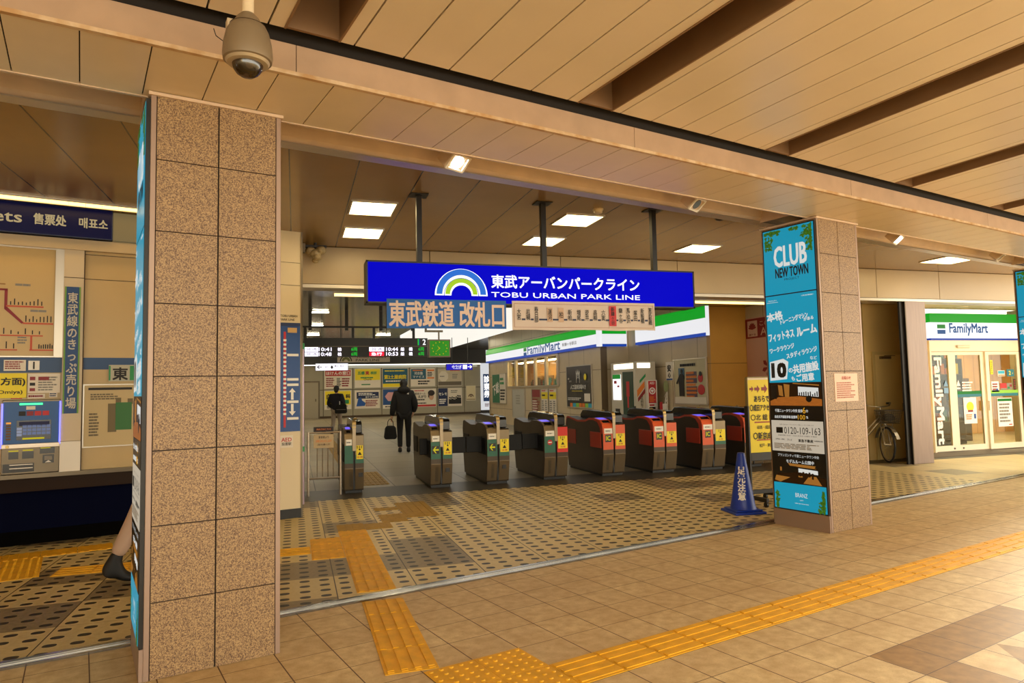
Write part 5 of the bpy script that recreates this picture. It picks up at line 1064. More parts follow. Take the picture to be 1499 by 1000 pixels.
t = on_booth(18.72, 20.65, 0.86, 2.12, 'poster', 'framed black poster with a white pineapple outline near the booth corner', 'poster', mat('poster_black', '141820', 0.35), [('colour_row', M_orange, [(-0.96 + 0.24 * i, -0.96 + 0.24 * i + 0.2, 0.0, 0.12) for i in (1, 4, 5)]), ('colour_row', M_lgreen, [(-0.96 + 0.24 * i, -0.96 + 0.24 * i + 0.24, 0.0, 0.12) for i in (3, 6)]), ('colour_row', M_sky, [(-0.96 + 0.24 * i, -0.96 + 0.24 * i + 0.24, 0.0, 0.12) for i in (2, 7)]), ('inset', cream, [(0.45, 0.88, 0.18, 0.42)]), ('fine_print', M_whitep, scrib(-0.85, 0.4, 0.2, 0.3, 2, 0.95, 14, 5)), ('yellow_print', M_yel, scrib(-0.5, 0.5, 0.48, 0.51, 1, 0.95, 10, 5))], [(M_whitep, [('人工温泉浴場ゆき', 0, 0.62, 0.16, {'w': 1.2, 'H': 0.14}), ('創業', -0.75, 0.88, 0.06), ('まつり', -0.6, 0.8, 0.06)])])
pa = MB(); z0 = 0.74
for i in range(4): pa.arc(0, z0 + 0.05 + 0.055 * i, 0.12, 0.135, R(-20), R(200), -0.055, -0.05, 14)
for a in (-40, -20, 0, 20, 40): s, c = math.sin(R(a)), math.cos(R(a)); pa.poly([(0.16 * s - 0.03, 1.0), (0.26 * s, 0.98 + 0.18 * c), (0.16 * s + 0.03, 1.0)], -0.055, -0.05)
part('pineapple', pa, M_whitep, t); part('dot_mark', MB().ball((0.55, -0.052, 0.92), 0.1, 1, 0.05, 1, 8), M_yel, t)
# photo / vending machine in the corner
t = thing('vending_machine', 'tall white machine with dark green door panel in the corner of the stepped wall', 'vending machine', (8.52, 16.25, 0))
part('cabinet', MB().box(0, 0.60, 0, 1.45, 0.0, 2.12), mat('machine_white', 'cdc2aa', 0.4), t, 0.01)
part('lit_top', MB().box(-0.006, 0, 0.10, 1.25, 1.94, 2.08).box(0.06, 0.44, -0.006, 0, 1.95, 2.08), mat('lit_top', 'fff0d0', 0.4, emit=2.0), t)
part('door_panel', MB().box(-0.012, 0, 0.12, 0.72, 0.66, 1.86), mat('door_green', '0c3a2a', 0.35), t)
part('door_picture', MB().box(-0.015, -0.012, 0.33, 0.5, 1.2, 1.6).box(-0.015, -0.012, 0.38, 0.46, 0.9, 1.2), M_red, t)
part('screen', MB().box(-0.014, 0, 0.84, 1.32, 1.10, 1.80), mat('lit_menu', 'f0f0f4', 0.4, emit=0.9), t)
part('screen_header', MB().box(-0.017, -0.014, 0.84, 1.32, 1.68, 1.80), M_logogreen, t)
part('screen_print', MB().box(-0.017, -0.014, 1.08, 1.24, 1.55, 1.63).box(-0.017, -0.014, 0.92, 1.04, 1.45, 1.5), M_red, t)
part('outlet', MB().box(-0.014, 0, 0.95, 1.2, 0.72, 0.86).box(-0.014, 0, 0.02, 0.10, 0.66, 0.95), M_black, t)
sp = MB().poly([(0.04, 1.38), (0.3, 1.75), (0.3, 1.62), (0.06, 1.24)], -0.006, 0.0); part('green_stripe', MB().poly([(0.12, 1.62), (0.3, 1.80), (0.3, 1.72), (0.12, 1.54)], -0.004, 0.0), M_green, t)
part('red_stripe', MB().poly([(0.04, 1.36), (0.26, 1.60), (0.26, 1.44), (0.04, 1.18)], -0.004, 0.0), M_orange, t); part('brown_stripe', MB().poly([(0.06, 1.16), (0.28, 1.42), (0.28, 1.30), (0.06, 1.06)], -0.0045, 0.0), M_dred, t)
letters(t, M_gateside, [('証明写真', 0.17, 1.02, 0.1, {'v': 1, 'H': 0.38, 'w': 0.08})], -0.007)
t = thing('aed_box', 'white cabinet with a red heart emblem sign beside the tall machine', 'aed cabinet', (8.92, 16.10, 0))
part('cabinet', MB().box(-0.13, 0.15, 0, 0.14, 0.0, 1.62), M_white, t, 0.006)
part('red_panel', rects([(-0.11, 0.11, 1.02, 1.60)], -0.002), M_red, t)
letters(t, M_whitep, [('AED', 0, 1.545, 0.08, {'w': 0.14, 'H': 0.06})], -0.005)
part('heart_ring', MB().arc(0, 1.34, 0.062, 0.09, 0, 2 * math.pi, -0.007, -0.004), M_whitep, t)
part('heart', MB().poly([(0, 1.29), (0.045, 1.34), (0.035, 1.375), (0.01, 1.375), (0, 1.36), (-0.01, 1.375), (-0.035, 1.375), (-0.045, 1.34)], -0.007, -0.004), M_whitep, t)
part('panel_print', rects(scrib(-0.09, 0.09, 1.05, 1.2, 4, 0.95, 3, 3), -0.004), M_orange, t)
part('window', rects([(-0.10, 0.08, 0.62, 0.92)], -0.002), M_blackg, t); part('caption', rects([(-0.09, 0.05, 0.95, 0.99)], -0.002), M_red, t)
t = thing('brochure_rack', 'slanted wire brochure rack with a green round sign beside the stepped wall', 'rack', (9.17, 15.9, 0))
part('wire_frame', MB().tube([(-0.14, 0, 0), (-0.02, 0.02, 0.9), (0.10, 0.04, 1.35)], 0.01, 8).tube([(0.08, 0, 0), (0.08, 0.02, 0.9), (0.10, 0.04, 1.35)], 0.01, 8).tube([(-0.14, 0, 0.55), (0.09, 0, 0.95)], 0.008, 8).tube([(-0.14, 0, 0.75), (0.09, 0, 1.15)], 0.008, 8).tube([(0.0, 0.02, 1.18), (0.10, 0.03, 1.32)], 0.008, 8), M_alu, t)
part('sign_disc', MB().prism([(0.05 + 0.07 * math.cos(i * math.pi / 8), 1.45 + 0.15 * math.sin(i * math.pi / 8)) for i in range(16)], 0.0, 0.02, 'y'), mat('rack_sign', '98a070', 0.5), t)
part('leaflet', MB().box(-0.12, -0.02, -0.02, -0.005, 0.55, 0.75).box(-0.1, 0.05, -0.02, -0.005, 0.8, 1.0), M_whitep, t); part('red_leaflet', MB().box(-0.17, -0.09, -0.03, -0.02, 0.7, 1.05), M_red, t)
t = poster('calligraphy_poster', 'narrow white poster with brushed black characters left of the big framed poster', 'poster', (9.298, 15.83, 1.60), -math.pi / 2, 0.34, 0.48, cream, [('foot', M_blue, [(-0.15, 0.15, 0.01, 0.05)])], [(M_ink, [('安', 0, 0.32, 0.2, {'H': 0.17, 'b': 0.05}), ('心', 0, 0.14, 0.14, {'H': 0.12, 'b': 0.05})])], depth=0.01)
t = poster('poster', 'large framed poster with a suited figure and rows of small pictures on the stepped wall', 'poster', (9.298, 14.84, 1.02), -math.pi / 2, 1.42, 1.08, mat('poster_sand', 'cbbf98', 0.5), [('picture_rows', mat('violet_print', '5c4a58', 0.5), [(-0.16, 0.32, 0.10, 0.26), (-0.16, 0.32, 0.28, 0.42), (-0.16, 0.32, 0.50, 0.62), (-0.16, 0.32, 0.66, 0.78)]), ('pictures', M_orange, scrib(-0.15, 0.31, 0.12, 0.8, 7, 0.98, 8, 3)), ('blue_sky', mat('slate_blue', '4a6a80', 0.5), [(-0.5, -0.22, 0.6, 0.88)]), ('foot_band', cream, [(-0.7, 0.7, 0.0, 0.16)]), ('figures', M_red, MB().ball((0.48, -0.04, 0.62), 0.09, 1.2, 0.05, 1.2, 8).ball((0.5, -0.04, 0.34), 0.14, 1.1, 0.05, 0.9, 8))], [], M_alu, 0.03, 0.03, step=0.003)
part('title_print', rects(scrib(-0.40, 0.35, 0.89, 1.01, 1, 0.98, 6, 6) + scrib(-0.38, 0.33, 0.93, 0.97, 1, 0.98, 9, 8), -0.052), M_ink, t)
g = MB().poly([(-0.46, 0.18), (-0.24, 0.18), (-0.24, 0.5), (-0.22, 0.68), (-0.30, 0.74), (-0.4, 0.74), (-0.48, 0.66), (-0.6, 0.5), (-0.55, 0.48), (-0.47, 0.56)], -0.055, -0.05); g.ball((-0.34, -0.052, 0.8), 0.05, 1, 0.05, 1.2, 8).ball((0.5, -0.052, 0.72), 0.06, 1, 0.05, 1.0, 8)
part('suited_figure', g, M_ink, t)
# red and pink poster on the near side wall (its mascot is left out)
t = thing('poster', 'red-headed pink poster on the side wall behind the yellow signboard', 'poster', (10.298, 12.6, 0.9), -math.pi / 2)
part('board', MB().box(-1.33, 1.33, -0.02, 0, 0, 2.12), mat('poster_pink', 'd8a890', 0.5), t)
part('red_head', rects([(-1.33, 1.33, 1.64, 2.10)], -0.022), M_dred, t); part('emblem_tile', rects([(-1.25, -0.89, 1.68, 2.05)], -0.026), mat('tile_pink', 'd8b49c', 0.5), t)
fl = MB()
for i in range(7): a = R(10 + 27 * i); fl.poly([(-1.07, 1.84), (-1.07 + 0.11 * math.cos(a - 0.22), 1.87 + 0.11 * math.sin(a - 0.22)), (-1.07 + 0.15 * math.cos(a), 1.87 + 0.14 * math.sin(a)), (-1.07 + 0.11 * math.cos(a + 0.22), 1.87 + 0.11 * math.sin(a + 0.22))], -0.031, -0.028)
part('flower_emblem', fl, M_dred, t); letters(t, M_dred, [('鎌ケ谷', -1.07, 1.725, 0.07, {'w': 0.26, 'H': 0.05})], -0.031, 'emblem_lettering')
letters(t, mat('poster_peach', 'e0b898', 0.5), [('この先', -0.80, 1.97, 0.13, {'w': 0.5, 'a': 'l'}), ('AED', -0.78, 1.78, 0.2, {'w': 0.6, 'H': 0.17, 'a': 'l'})], -0.026)
fl = MB()
for (cx, cz, s) in ((-0.55, 0.95, 1.0), (-0.95, 0.35, 0.8), (0.3, 0.6, 1.0)):
    for i in range(6): a = R(60 * i + 20); fl.poly([(cx, cz), (cx + s * 0.18 * math.cos(a - 0.3), cz + s * 0.18 * math.sin(a - 0.3)), (cx + s * 0.24 * math.cos(a), cz + s * 0.24 * math.sin(a)), (cx + s * 0.18 * math.cos(a + 0.3), cz + s * 0.18 * math.sin(a + 0.3))], -0.026, -0.022)
part('printed_flowers', fl, M_dred, t)
# ---------------------------------------------------------------- ticket area on the left (concourse frame)
YT = 8.48
def TP(x, z, y=YT): return out(x, y, z)
def tk(name, label, cat, x0, x1, z0, z1, bg, layers=(), texts=(), frame=None, fw=0.02, depth=0.012, y=8.47):
    return poster(name, label, cat, out((x0 + x1) / 2, y, z0), A, x1 - x0, z1 - z0, bg, layers, texts, frame, fw, depth)
# big blue ticket sign
t = thing('ticket_sign', 'long dark blue sign above the ticket machines with names in three scripts', 'sign', out(-0.72, 8.36, 3.155), A)
part('case', MB().box(-2.3, 0.97, 0.0, 0.10, 0, 0.31), mat('sign_navy', '0c1260', 0.35, emit=0.10), t)
part('edge', MB().box(-2.3, 0.97, -0.004, 0.1, 0.305, 0.315).box(-2.3, 0.97, -0.004, 0.1, -0.005, 0.005).box(0.966, 0.975, -0.004, 0.1, 0, 0.31), M_navy, t)
letters(t, mat('sign_cream', 'f0dca8', 0.5, emit=0.25), [('きっぷ', -1.3, 0.165, 0.2, {'w': 0.6}), ('Tickets', -0.115, 0.155, 0.16, {'w': 0.60, 'b': 0.015, 'a': 'c'}), ('售票处', 0.42, 0.155, 0.11, {'w': 0.275, 'H': 0.11, 'b': 0.03}), ('매표소', 0.80, 0.155, 0.1, {'w': 0.255, 'H': 0.105, 'b': 0.03})], -0.003)
part('light_box', MB().box(0.98, 2.6, 0.02, 0.10, 0, 0.30), mat('sign_cream_box', 'd8c088', 0.45, emit=0.12), t)
# fare map
t = thing('fare_map', 'large cream fare map of red lines above the ticket machine', 'map', out(-1.0, 8.47, 1.92), A)
part('board', MB().box(-1.6, 0.755, -0.006, 0, 0, 1.10), mat('map_cream', 'c8a766', 0.35), t)
part('frame', MB().box(0.755, 0.768, -0.02, 0, -0.01, 1.11).box(-1.6, 0.755, -0.02, 0, 1.10, 1.11).box(-1.6, 0.755, -0.02, 0, -0.012, 0), M_alu, t)
lm = MB(); dm = MB(); om = MB(); nm = MB(); rg = random.Random(8)
y = -0.008
def ln(x0, x1, z, m, h=0.008): m.box(x0, x1, y - 0.002, y, z - h, z + h)
def stations(x0, x1, z, n, m):
    for i in range(n):
        x = x0 + (x1 - x0) * (i + 0.5) / n
        nm.box(x - 0.0045, x + 0.0045, y - 0.0015, y, z + 0.015, z + 0.015 + rg.uniform(0.025, 0.07))
ln(-1.2, 0.36, 0.665, dm, 0.01); dm.box(0.335, 0.36, y - 0.002, y, 0.47, 0.675); dm.poly([(0.335, 0.47), (0.36, 0.49), (0.50, 0.335), (0.48, 0.325)], y - 0.002, y)
ln(-1.0, 0.34, 0.72, lm, 0.006); stations(-0.6, 0.3, 0.69, 12, dm)
ln(0.35, 0.66, 0.50, om); stations(0.37, 0.66, 0.50, 9, om); ln(-1.2, 0.30, 0.33, om); stations(-1.1, 0.28, 0.33, 24, om); ln(0.49, 0.745, 0.33, om); stations(0.5, 0.74, 0.33, 8, om)
ln(-1.2, 0.66, 0.205, om, 0.006); stations(-1.1, 0.66, 0.205, 30, om); om.box(0.555, 0.572, y - 0.002, y, 0.055, 0.2); ln(0.55, 0.75, 0.06, om, 0.007); stations(0.62, 0.75, 0.06, 7, om); ln(-1.2, 0.45, 0.06, om, 0.006); stations(-1.1, 0.45, 0.06, 26, om)
part('dark_red_line', dm, M_dred, t); part('red_line', om, mat('line_orange', 'c8522c', 0.5), t); part('thin_line', lm, mat('line_olive', '9a6c2c', 0.5), t); part('station_names', nm, M_ink, t)
part('fine_print', rects(scrib(0.42, 0.6, 0.70, 0.74, 1, 0.9, 2, 3) + scrib(0.55, 0.72, 0.44, 0.48, 1, 0.9, 2, 5) + scrib(0.45, 0.55, 0.12, 0.2, 3, 0.9, 2, 7), y, 0.001), M_greyp, t)
# upright sign, number plate, notices
t = tk('upright_sign', 'tall blue sign with a green edge and upright characters beside the ticket machine', 'sign', -0.158, -0.02, 1.33, 2.64, mat('upright_blue', '124078', 0.45), [('green_edge', mat('edge_green', '6a9a30', 0.5), [(-0.069, -0.056, 0, 1.31), (0.056, 0.069, 0, 1.31)])], [(mat('upright_letters', 'c8c0b0', 0.5), [('東武線のきっぷ売り場', 0, 0.65, 0.1, {'v': 1, 'w': 0.09, 'H': 1.20, 'b': 0.02})])], y=8.43)
tk('number_plate', 'small white plate with the number 1 above the ticket machine', 'sign', -0.455, -0.362, 1.778, 1.872, M_whitep, [], [(M_ink, [('1', 0, 0.047, 0.09, {'H': 0.07, 'b': 0.03})])])
tk('paper_notice', 'white printed notice on the blue band left of the number plate', 'notice', -0.655, -0.475, 1.77, 1.88, cream, [('print', M_dred, scrib(-0.08, 0.08, 0.015, 0.1, 4, 0.95, 4, 2))])
tk('fare_notice', 'yellow notice with large black characters above the ticket machine', 'notice', -1.15, -0.465, 1.50, 1.745, M_yel, [], [(M_ink, [('(大宮方面)', 0.13, 0.16, 0.1, {'w': 0.4, 'H': 0.085, 'b': 0.03}), ('(Kashiwa · Omiya)', 0.06, 0.055, 0.05, {'w': 0.5, 'H': 0.045, 'b': 0.02})])])
tk('paper_notice', 'white table of fares beside the yellow notice', 'notice', -0.455, -0.182, 1.545, 1.742, cream, [('rows', M_greyp, scrib(-0.05, 0.12, 0.02, 0.17, 6, 0.95, 3, 2)), ('labels', M_dred, [(-0.12, -0.075, 0.13, 0.165), (-0.05, 0.04, 0.13, 0.165), (-0.12, -0.075, 0.02, 0.05)]), ('dark_labels', M_ink, [(-0.12, -0.075, 0.075, 0.105)])])
tk('sticker', 'red sticker above the left corner of the ticket machine', 'sticker', -0.59, -0.50, 1.49, 1.54 - 0.012, M_red, [('print', cream, scrib(-0.035, 0.035, 0.005, 0.033, 2, 0.9, 3, 2))], depth=0.003, y=8.478)
tk('sticker', 'pink and white sticker above the middle of the ticket machine', 'sticker', -0.455, -0.31, 1.492, 1.535, cream, [('print', M_dred, scrib(-0.065, 0.065, 0.005, 0.04, 1, 0.95, 8, 2))], depth=0.003, y=8.478)
tk('sticker', 'small white sticker above the right corner of the ticket machine', 'sticker', -0.275, -0.205, 1.50, 1.548, cream, [('print', M_navy, scrib(-0.03, 0.03, 0.005, 0.045, 2, 0.95, 3, 2))], depth=0.003, y=8.478)
# ticket machine
t = thing('ticket_machine', 'blue-faced ticket machine with a glowing touch screen and violet side lamps', 'ticket machine', out(-0.415, YT, 0.745), A)
w = 0.24
part('casing', MB().box(-w, w, -0.05, 0, 0.0, 0.735), M_steeld, t, 0.006)
part('blue_face', MB().prism([(-0.056, 0.30), (-0.056, 0.715), (-0.048, 0.715), (-0.048, 0.30)], -w + 0.008, w - 0.008, 'x'), mat('machine_blue', '105496', 0.4), t)
part('side_lamp', MB().box(-w - 0.006, -w + 0.008, -0.062, -0.04, 0.26, 0.70), mat('violet_lamp', '6a68ff', 0.3, emit=2.2), t)
part('side_lamp', MB().box(w - 0.008, w + 0.004, -0.062, -0.04, 0.28, 0.715), MATS['violet_lamp'], t)
part('green_lamp', rects([(-0.10, 0.09, 0.683, 0.70)], -0.057, 0.005), mat('green_lamp', '30e070', 0.3, emit=2.5), t)
sc_ = part('screen', rects([(-0.12, 0.165, 0.335, 0.53)], -0.057, 0.004), mat('screen_dark', '12141e', 0.2), t)
part('keys', rects([(-0.07 + 0.039 * i, -0.036 + 0.039 * i, 0.385 + 0.035 * j, 0.413 + 0.035 * j) for i in range(6) for j in range(3)], -0.0615), mat('screen_keys', '8c9cc8', 0.4, emit=0.25), sc_)
part('side_keys', rects([(-0.118, -0.076, 0.375 + 0.03 * j, 0.40 + 0.03 * j) for j in range(3)], -0.0615), mat('screen_keys2', 'b4bcd8', 0.4, emit=0.3), sc_)
part('yellow_bar', rects([(-0.07, 0.11, 0.34, 0.357)], -0.0615), M_arrow, sc_); part('title_bar', rects([(-0.1, 0.15, 0.475, 0.515)], -0.0615), mat('screen_violet', '3a3868', 0.4, emit=0.1), sc_)
part('coin_slot', rects([(-0.205, -0.165, 0.34 + 0.026 * i, 0.357 + 0.026 * i) for i in range(7)], -0.057, 0.003), mat('slot_amber', 'b87a3c', 0.4, emit=0.1), t)
part('top_slot', rects([(-0.205, -0.165, 0.497, 0.515)], -0.0605, 0.002), mat('slot_lit', 'f0a040', 0.4, emit=0.6), t)
part('label_plate', rects([(-0.045, 0.03, 0.635, 0.67)], -0.057, 0.002), cream, t)
for i, m in enumerate((M_ink, M_dred, M_red, M_red)): part('card_button', rects([(-0.105 + 0.065 * i, -0.05 + 0.065 * i, 0.575, 0.62)], -0.057, 0.004), m, t)
part('shelf', MB().box(-w, w, -0.075, -0.05, 0.255, 0.30), M_steel, t, 0.004)
for (x0, x1, z0, z1, nm_) in ((-0.18, -0.10, 0.15, 0.22, 'ticket_tray'), (-0.07, 0.025, 0.15, 0.22, 'ticket_tray'), (-0.225, 0.03, 0.02, 0.105, 'change_tray'), (0.075, 0.20, 0.19, 0.28, 'note_slot'), (0.10, 0.195, 0.095, 0.18, 'notice_plate')):
    part(nm_, rects([(x0, x1, z0, z1)], -0.051, 0.002), M_blackg, t)
part('lit_bar', rects([(-0.18, -0.10, 0.225, 0.235), (-0.065, 0.02, 0.228, 0.238), (0.08, 0.165, 0.243, 0.251)], -0.053, 0.004), M_arrow, t)
part('coin_ring', MB().ring([((-0.19, -0.075, 0.275), 0.015), ((-0.19, -0.082, 0.275), 0.013)], 14), M_brass, t)
part('tray_lip', rects([(-0.17, 0.02, 0.055, 0.062), (-0.17, 0.02, 0.09, 0.096)], -0.054, 0.003), M_steel, t)
part('plate_symbol', rects([(0.115, 0.18, 0.125, 0.165)], -0.0535, 0.001), M_greyp, t); part('arrow_symbol', MB().poly([(0.12, 0.102), (0.175, 0.102), (0.148, 0.122)], -0.055, -0.0535), M_whitep, t)
# station plan and name strip right of it
t = tk('station_plan', 'framed station plan with a green platform area right of the upright sign', 'map', 0.03, 0.50, 0.98, 1.615, mat('plan_paper', 'c2aa78', 0.45), [('dark_area', mat('plan_brown', '6a5a34', 0.5), [(-0.02, 0.06, 0.14, 0.44), (0.05, 0.10, 0.44, 0.5), (0.16, 0.21, 0.43, 0.49)]), ('green_area', mat('plan_green', '2c6a2c', 0.5), [(0.05, 0.2, 0.16, 0.45)]), ('legend', mat('plan_ink', '6a5c40', 0.5), scrib(-0.19, -0.09, 0.1, 0.35, 8, 0.95, 2, 3) + scrib(-0.18, 0.1, 0.48, 0.55, 3, 0.95, 6, 4)), ('title', M_ink, [(-0.20, 0.2, 0.585, 0.61)])], [], M_alu, 0.012, 0.02)
tk('name_strip', 'pale strip with green bars and large black characters on the blue band', 'sign', 0.245, 0.72, 1.655, 1.83, mat('strip_grey', 'b4b09a', 0.5), [('green_bar', M_green, [(-0.235, -0.22, 0.01, 0.165), (-0.04, 0.0, 0.01, 0.165)])], [(M_ink, [('東', -0.13, 0.08, 0.15, {'H': 0.13, 'b': 0.03}), ('武', 0.08, 0.08, 0.15, {'H': 0.13, 'b': 0.03})])])
# line map on the end block
t = tk('line_map', 'tall blue line map with white arrows on the end block behind the left column', 'map', 1.995, 2.255, 1.03, 2.34, mat('map_blue', '15488c', 0.45), [('red_line', M_red, [(-0.066, -0.04, 0.05, 1.2)]), ('station_labels', M_whitep, [(-0.07, -0.035, 0.2 + 0.052 * i, 0.225 + 0.052 * i) for i in range(18)] + [(-0.025, 0.11, z, z + 0.03) for z in (0.14, 0.34, 0.545, 0.61, 0.905)]), ('key_plate', mat('key_beige', 'c8a468', 0.5), [(-0.02, 0.09, 1.19, 1.25)]), ('head_band', mat('map_navy', '183060', 0.5), [(-0.1, 0.13, 1.27, 1.31)])], [], depth=0.01, y=8.468)
ar = MB(); ar.poly([(0.02, 0.38), (0.05, 0.38), (0.05, 0.47), (0.075, 0.47), (0.035, 0.52), (-0.005, 0.47), (0.02, 0.47)], -0.018, -0.016).poly([(0.02, 0.33), (0.05, 0.33), (0.05, 0.24), (0.075, 0.24), (0.035, 0.19), (-0.005, 0.24), (0.02, 0.24)], -0.018, -0.016)
part('arrows', ar, M_whitep, t)
letters(t, M_gateside, [('TOBU URBAN', 0.0, 1.395, 0.04, {'w': 0.2, 'H': 0.028}), ('PARK LINE', -0.02, 1.35, 0.04, {'w': 0.17, 'H': 0.026})], -0.0005, 'title_lettering')
t = tk('aed_sticker', 'small white notice with red letters low on the end block', 'notice', 2.02, 2.172, 0.84, 0.985, cream, [], [(M_red, [('AED', 0.0, 0.095, 0.06, {'w': 0.12, 'H': 0.045, 'b': 0.02})]), (M_ink, [('設置駅', 0.0, 0.045, 0.04, {'w': 0.11})])], depth=0.003, y=8.468)
# ---------------------------------------------------------------- cone, yellow signboard
cl = (4.965, 6.92, 0)
t = thing('traffic_cone', 'blue traffic cone with white upright characters beside the right granite column', 'cone', cl, R(-8))
M_cone = mat('cone_blue', '1638a4', 0.4, noise=0.1, nscale=6)
part('base', MB().box(-0.19, 0.19, -0.19, 0.19, 0, 0.03).prism([(-0.16, -0.16), (0.16, -0.16), (0.16, 0.16), (-0.16, 0.16)], 0.03, 0.05, 'z'), M_cone, t, 0.012)
part('cone_body', MB().lathe([(0.15, 0.048), (0.145, 0.06), (0.135, 0.10), (0.045, 0.66), (0.04, 0.685), (0.02, 0.69), (0.001, 0.69)], n=36), M_cone, t, smooth=True)
def cone_text():
    v, f = text_mesh('\n'.join('足元注意'), 0.1)
    z0 = min(p[1] for p in v); z1 = max(p[1] for p in v); x0 = min(p[0] for p in v); x1 = max(p[0] for p in v); o = []
    me = bpy.data.meshes.new('lettering')
    n = len(v); ff = []
    for c, (ox, oz) in enumerate(((0, 0), (0.004, 0), (-0.004, 0), (0, 0.004), (0, -0.004))):
        for p in v:
            z = 0.16 + (p[1] - z0) / (z1 - z0) * 0.37 + oz; r = 0.135 - (z - 0.10) * 0.161 + 0.002 + 0.0003 * c
            a = -0.55 + (((p[0] - x0) / (x1 - x0) - 0.5) * 0.085 + ox) / r
            o.append((r * math.sin(a), -r * math.cos(a), z))
        ff += [tuple(i + n * c for i in q) for q in f]
    me.from_pydata(o, [], ff); return me
link('lettering', cone_text(), M_whitep, t)
# yellow signboard on castors
t = thing('yellow_signboard', 'yellow direction signboard with red arrows in a black wheeled frame behind the cone', 'sign', (5.61, 7.35, 0), R(2)); t.scale = (0.68, 1, 1)
w, zb, zt = 0.32, 0.63, 1.56
part('board', MB().box(-w, w, -0.02, 0.02, zb, zt), M_yel, t)
part('top_strip', rects([(-w + 0.005, w, zt - 0.025, zt - 0.002)], -0.021), cream, t)
f = MB(); f.box(-w - 0.035, -w, -0.035, 0.035, 0.05, zt - 0.35).box(w, w + 0.035, -0.035, 0.035, 0.05, zt - 0.35).box(-w, w, -0.035, 0.035, zb - 0.10, zb).box(-w, w, -0.02, 0.02, 0.12, 0.17)
part('frame', f, M_black, t, 0.004)
part('side_rail', MB().box(-w - 0.012, -w, -0.025, 0.025, zt - 0.36, zt).box(w, w + 0.012, -0.025, 0.025, zt - 0.36, zt).box(-w, w, -0.025, 0.025, zt, zt + 0.012), mat('sign_edge', '8a7a4a', 0.5), t)
for sx_ in (-1, 1):
    part('foot', MB().box(sx_ * w - 0.03, sx_ * w + 0.03, -0.30, 0.30, 0.06, 0.11), M_black, t, 0.006)
    for sy_ in (-1, 1): part('castor', MB().ring([((sx_ * w - 0.018, sy_ * 0.27, 0.032), 0.032), ((sx_ * w + 0.018, sy_ * 0.27, 0.032), 0.032)], 16), M_black, t)
am = MB()
def arrow(x, z, s): return am.poly([(x - s, z + 0.3 * s), (x, z + 0.3 * s), (x, z + 0.75 * s), (x + 0.9 * s, z), (x, z - 0.75 * s), (x, z - 0.3 * s), (x - s, z - 0.3 * s)], -0.024, -0.0205)
arrow(-0.235, 1.42, 0.045); arrow(-0.11, 1.42, 0.06); arrow(0.055, 1.42, 0.07); arrow(0.22, 1.42, 0.07)
part('arrows', am, M_dred, t)
part('red_lines', rects([(-0.2, 0.28, 0.995, 1.012), (-0.17, 0.28, 0.775, 0.790)], -0.0205), mat('line_brown', 'a84a1c', 0.5), t)
letters(t, M_ink, [('あちらです', 0.02, 1.295, 0.08, {'w': 0.42, 'H': 0.075, 'b': 0.04}), ('〇成田アクセス線', 0.0, 1.185, 0.08, {'w': 0.58, 'H': 0.08, 'b': 0.03}), ('〇北 総 線', -0.02, 1.065, 0.08, {'w': 0.52, 'H': 0.075, 'b': 0.02}), ('印西・成田', -0.0, 0.94, 0.05, {'w': 0.30, 'H': 0.045}), ('〇新京成線', 0.02, 0.835, 0.09, {'w': 0.52, 'H': 0.085, 'b': 0.035}), ('松戸・津田沼', 0.06, 0.715, 0.05, {'w': 0.34, 'H': 0.045})], -0.0235)
# ---------------------------------------------------------------- right: alcove, bicycle, stainless pillar, glass store
dr = struct('door_2', MB().box(10.50, 11.22, 10.375, 10.398, 0.0, 1.98), mat('alcove_door', 'd6bc7c', 0.45))
part('door_frame', MB().box(10.44, 10.50, 10.36, 10.399, 0, 2.04).box(11.22, 11.28, 10.36, 10.399, 0, 2.04).box(10.50, 11.22, 10.36, 10.399, 1.98, 2.04), mat('alcove_frame', 'bca468', 0.45), dr)
part('door_closer', MB().box(10.62, 10.86, 10.33, 10.375, 1.90, 1.95).box(10.7, 10.95, 10.32, 10.335, 1.955, 1.965), M_steeld, dr)
part('door_handle', MB().box(11.12, 11.16, 10.33, 10.375, 0.9, 1.05), M_steeld, dr)
pl = struct('pillar', MB().box(10.44, 10.895, 9.56, 9.72, 0, 2.905), mat('pillar_steel', '8e7c72', 0.38, 0.6, noise=0.1, nscale=3, stretch=(14, 14, 1)), bev=0.008)
part('side_channel', MB().box(10.345, 10.42, 9.60, 9.64, 0, 2.905).box(10.42, 10.44, 9.565, 9.7, 0, 2.905), M_black, pl)
part('channel_edge', MB().box(10.425, 10.438, 9.557, 9.565, 0, 2.905), M_steeld, pl)
struct('wall_outer', MB().prism([(10.85, 9.725), (11.40, 10.40), (11.40, 11.6), (11.55, 11.6), (11.55, 10.40), (10.95, 9.725)], 0, 2.95, 'z').box(11.56, 12.36, 10.86, 11.1, 0, 2.95).box(14.97, 19.6, 10.86, 11.1, 0, 2.95).box(15.5, 15.6, 9.87, 10.86, 0, 2.95), mat('store_wall', 'e6d3ac', 0.45, noise=0.05, nscale=2))
struct('ceiling', MB().box(10.3, 15.6, 9.87, 10.95, 2.955, 3.0), M_cream)
for i, (x, y) in enumerate(((12.97, 10.52), (13.88, 10.57))):
    t = thing('downlight', 'round lit downlight above the store sign, ' + ('left', 'right')[i] + ' of the two', 'ceiling light', (x, y, 2.955))
    part('lens', MB().ring([((0, 0, -0.006), 0.085), ((0, 0, -0.001), 0.09)], 24), mat('downlight_lit', 'fff4e0', 0.4, emit=14), t)
    part('ring', MB().lathe([(0.09, -0.006), (0.105, -0.008), (0.108, 0.0), (0.09, 0.0)], n=24), M_white, t)
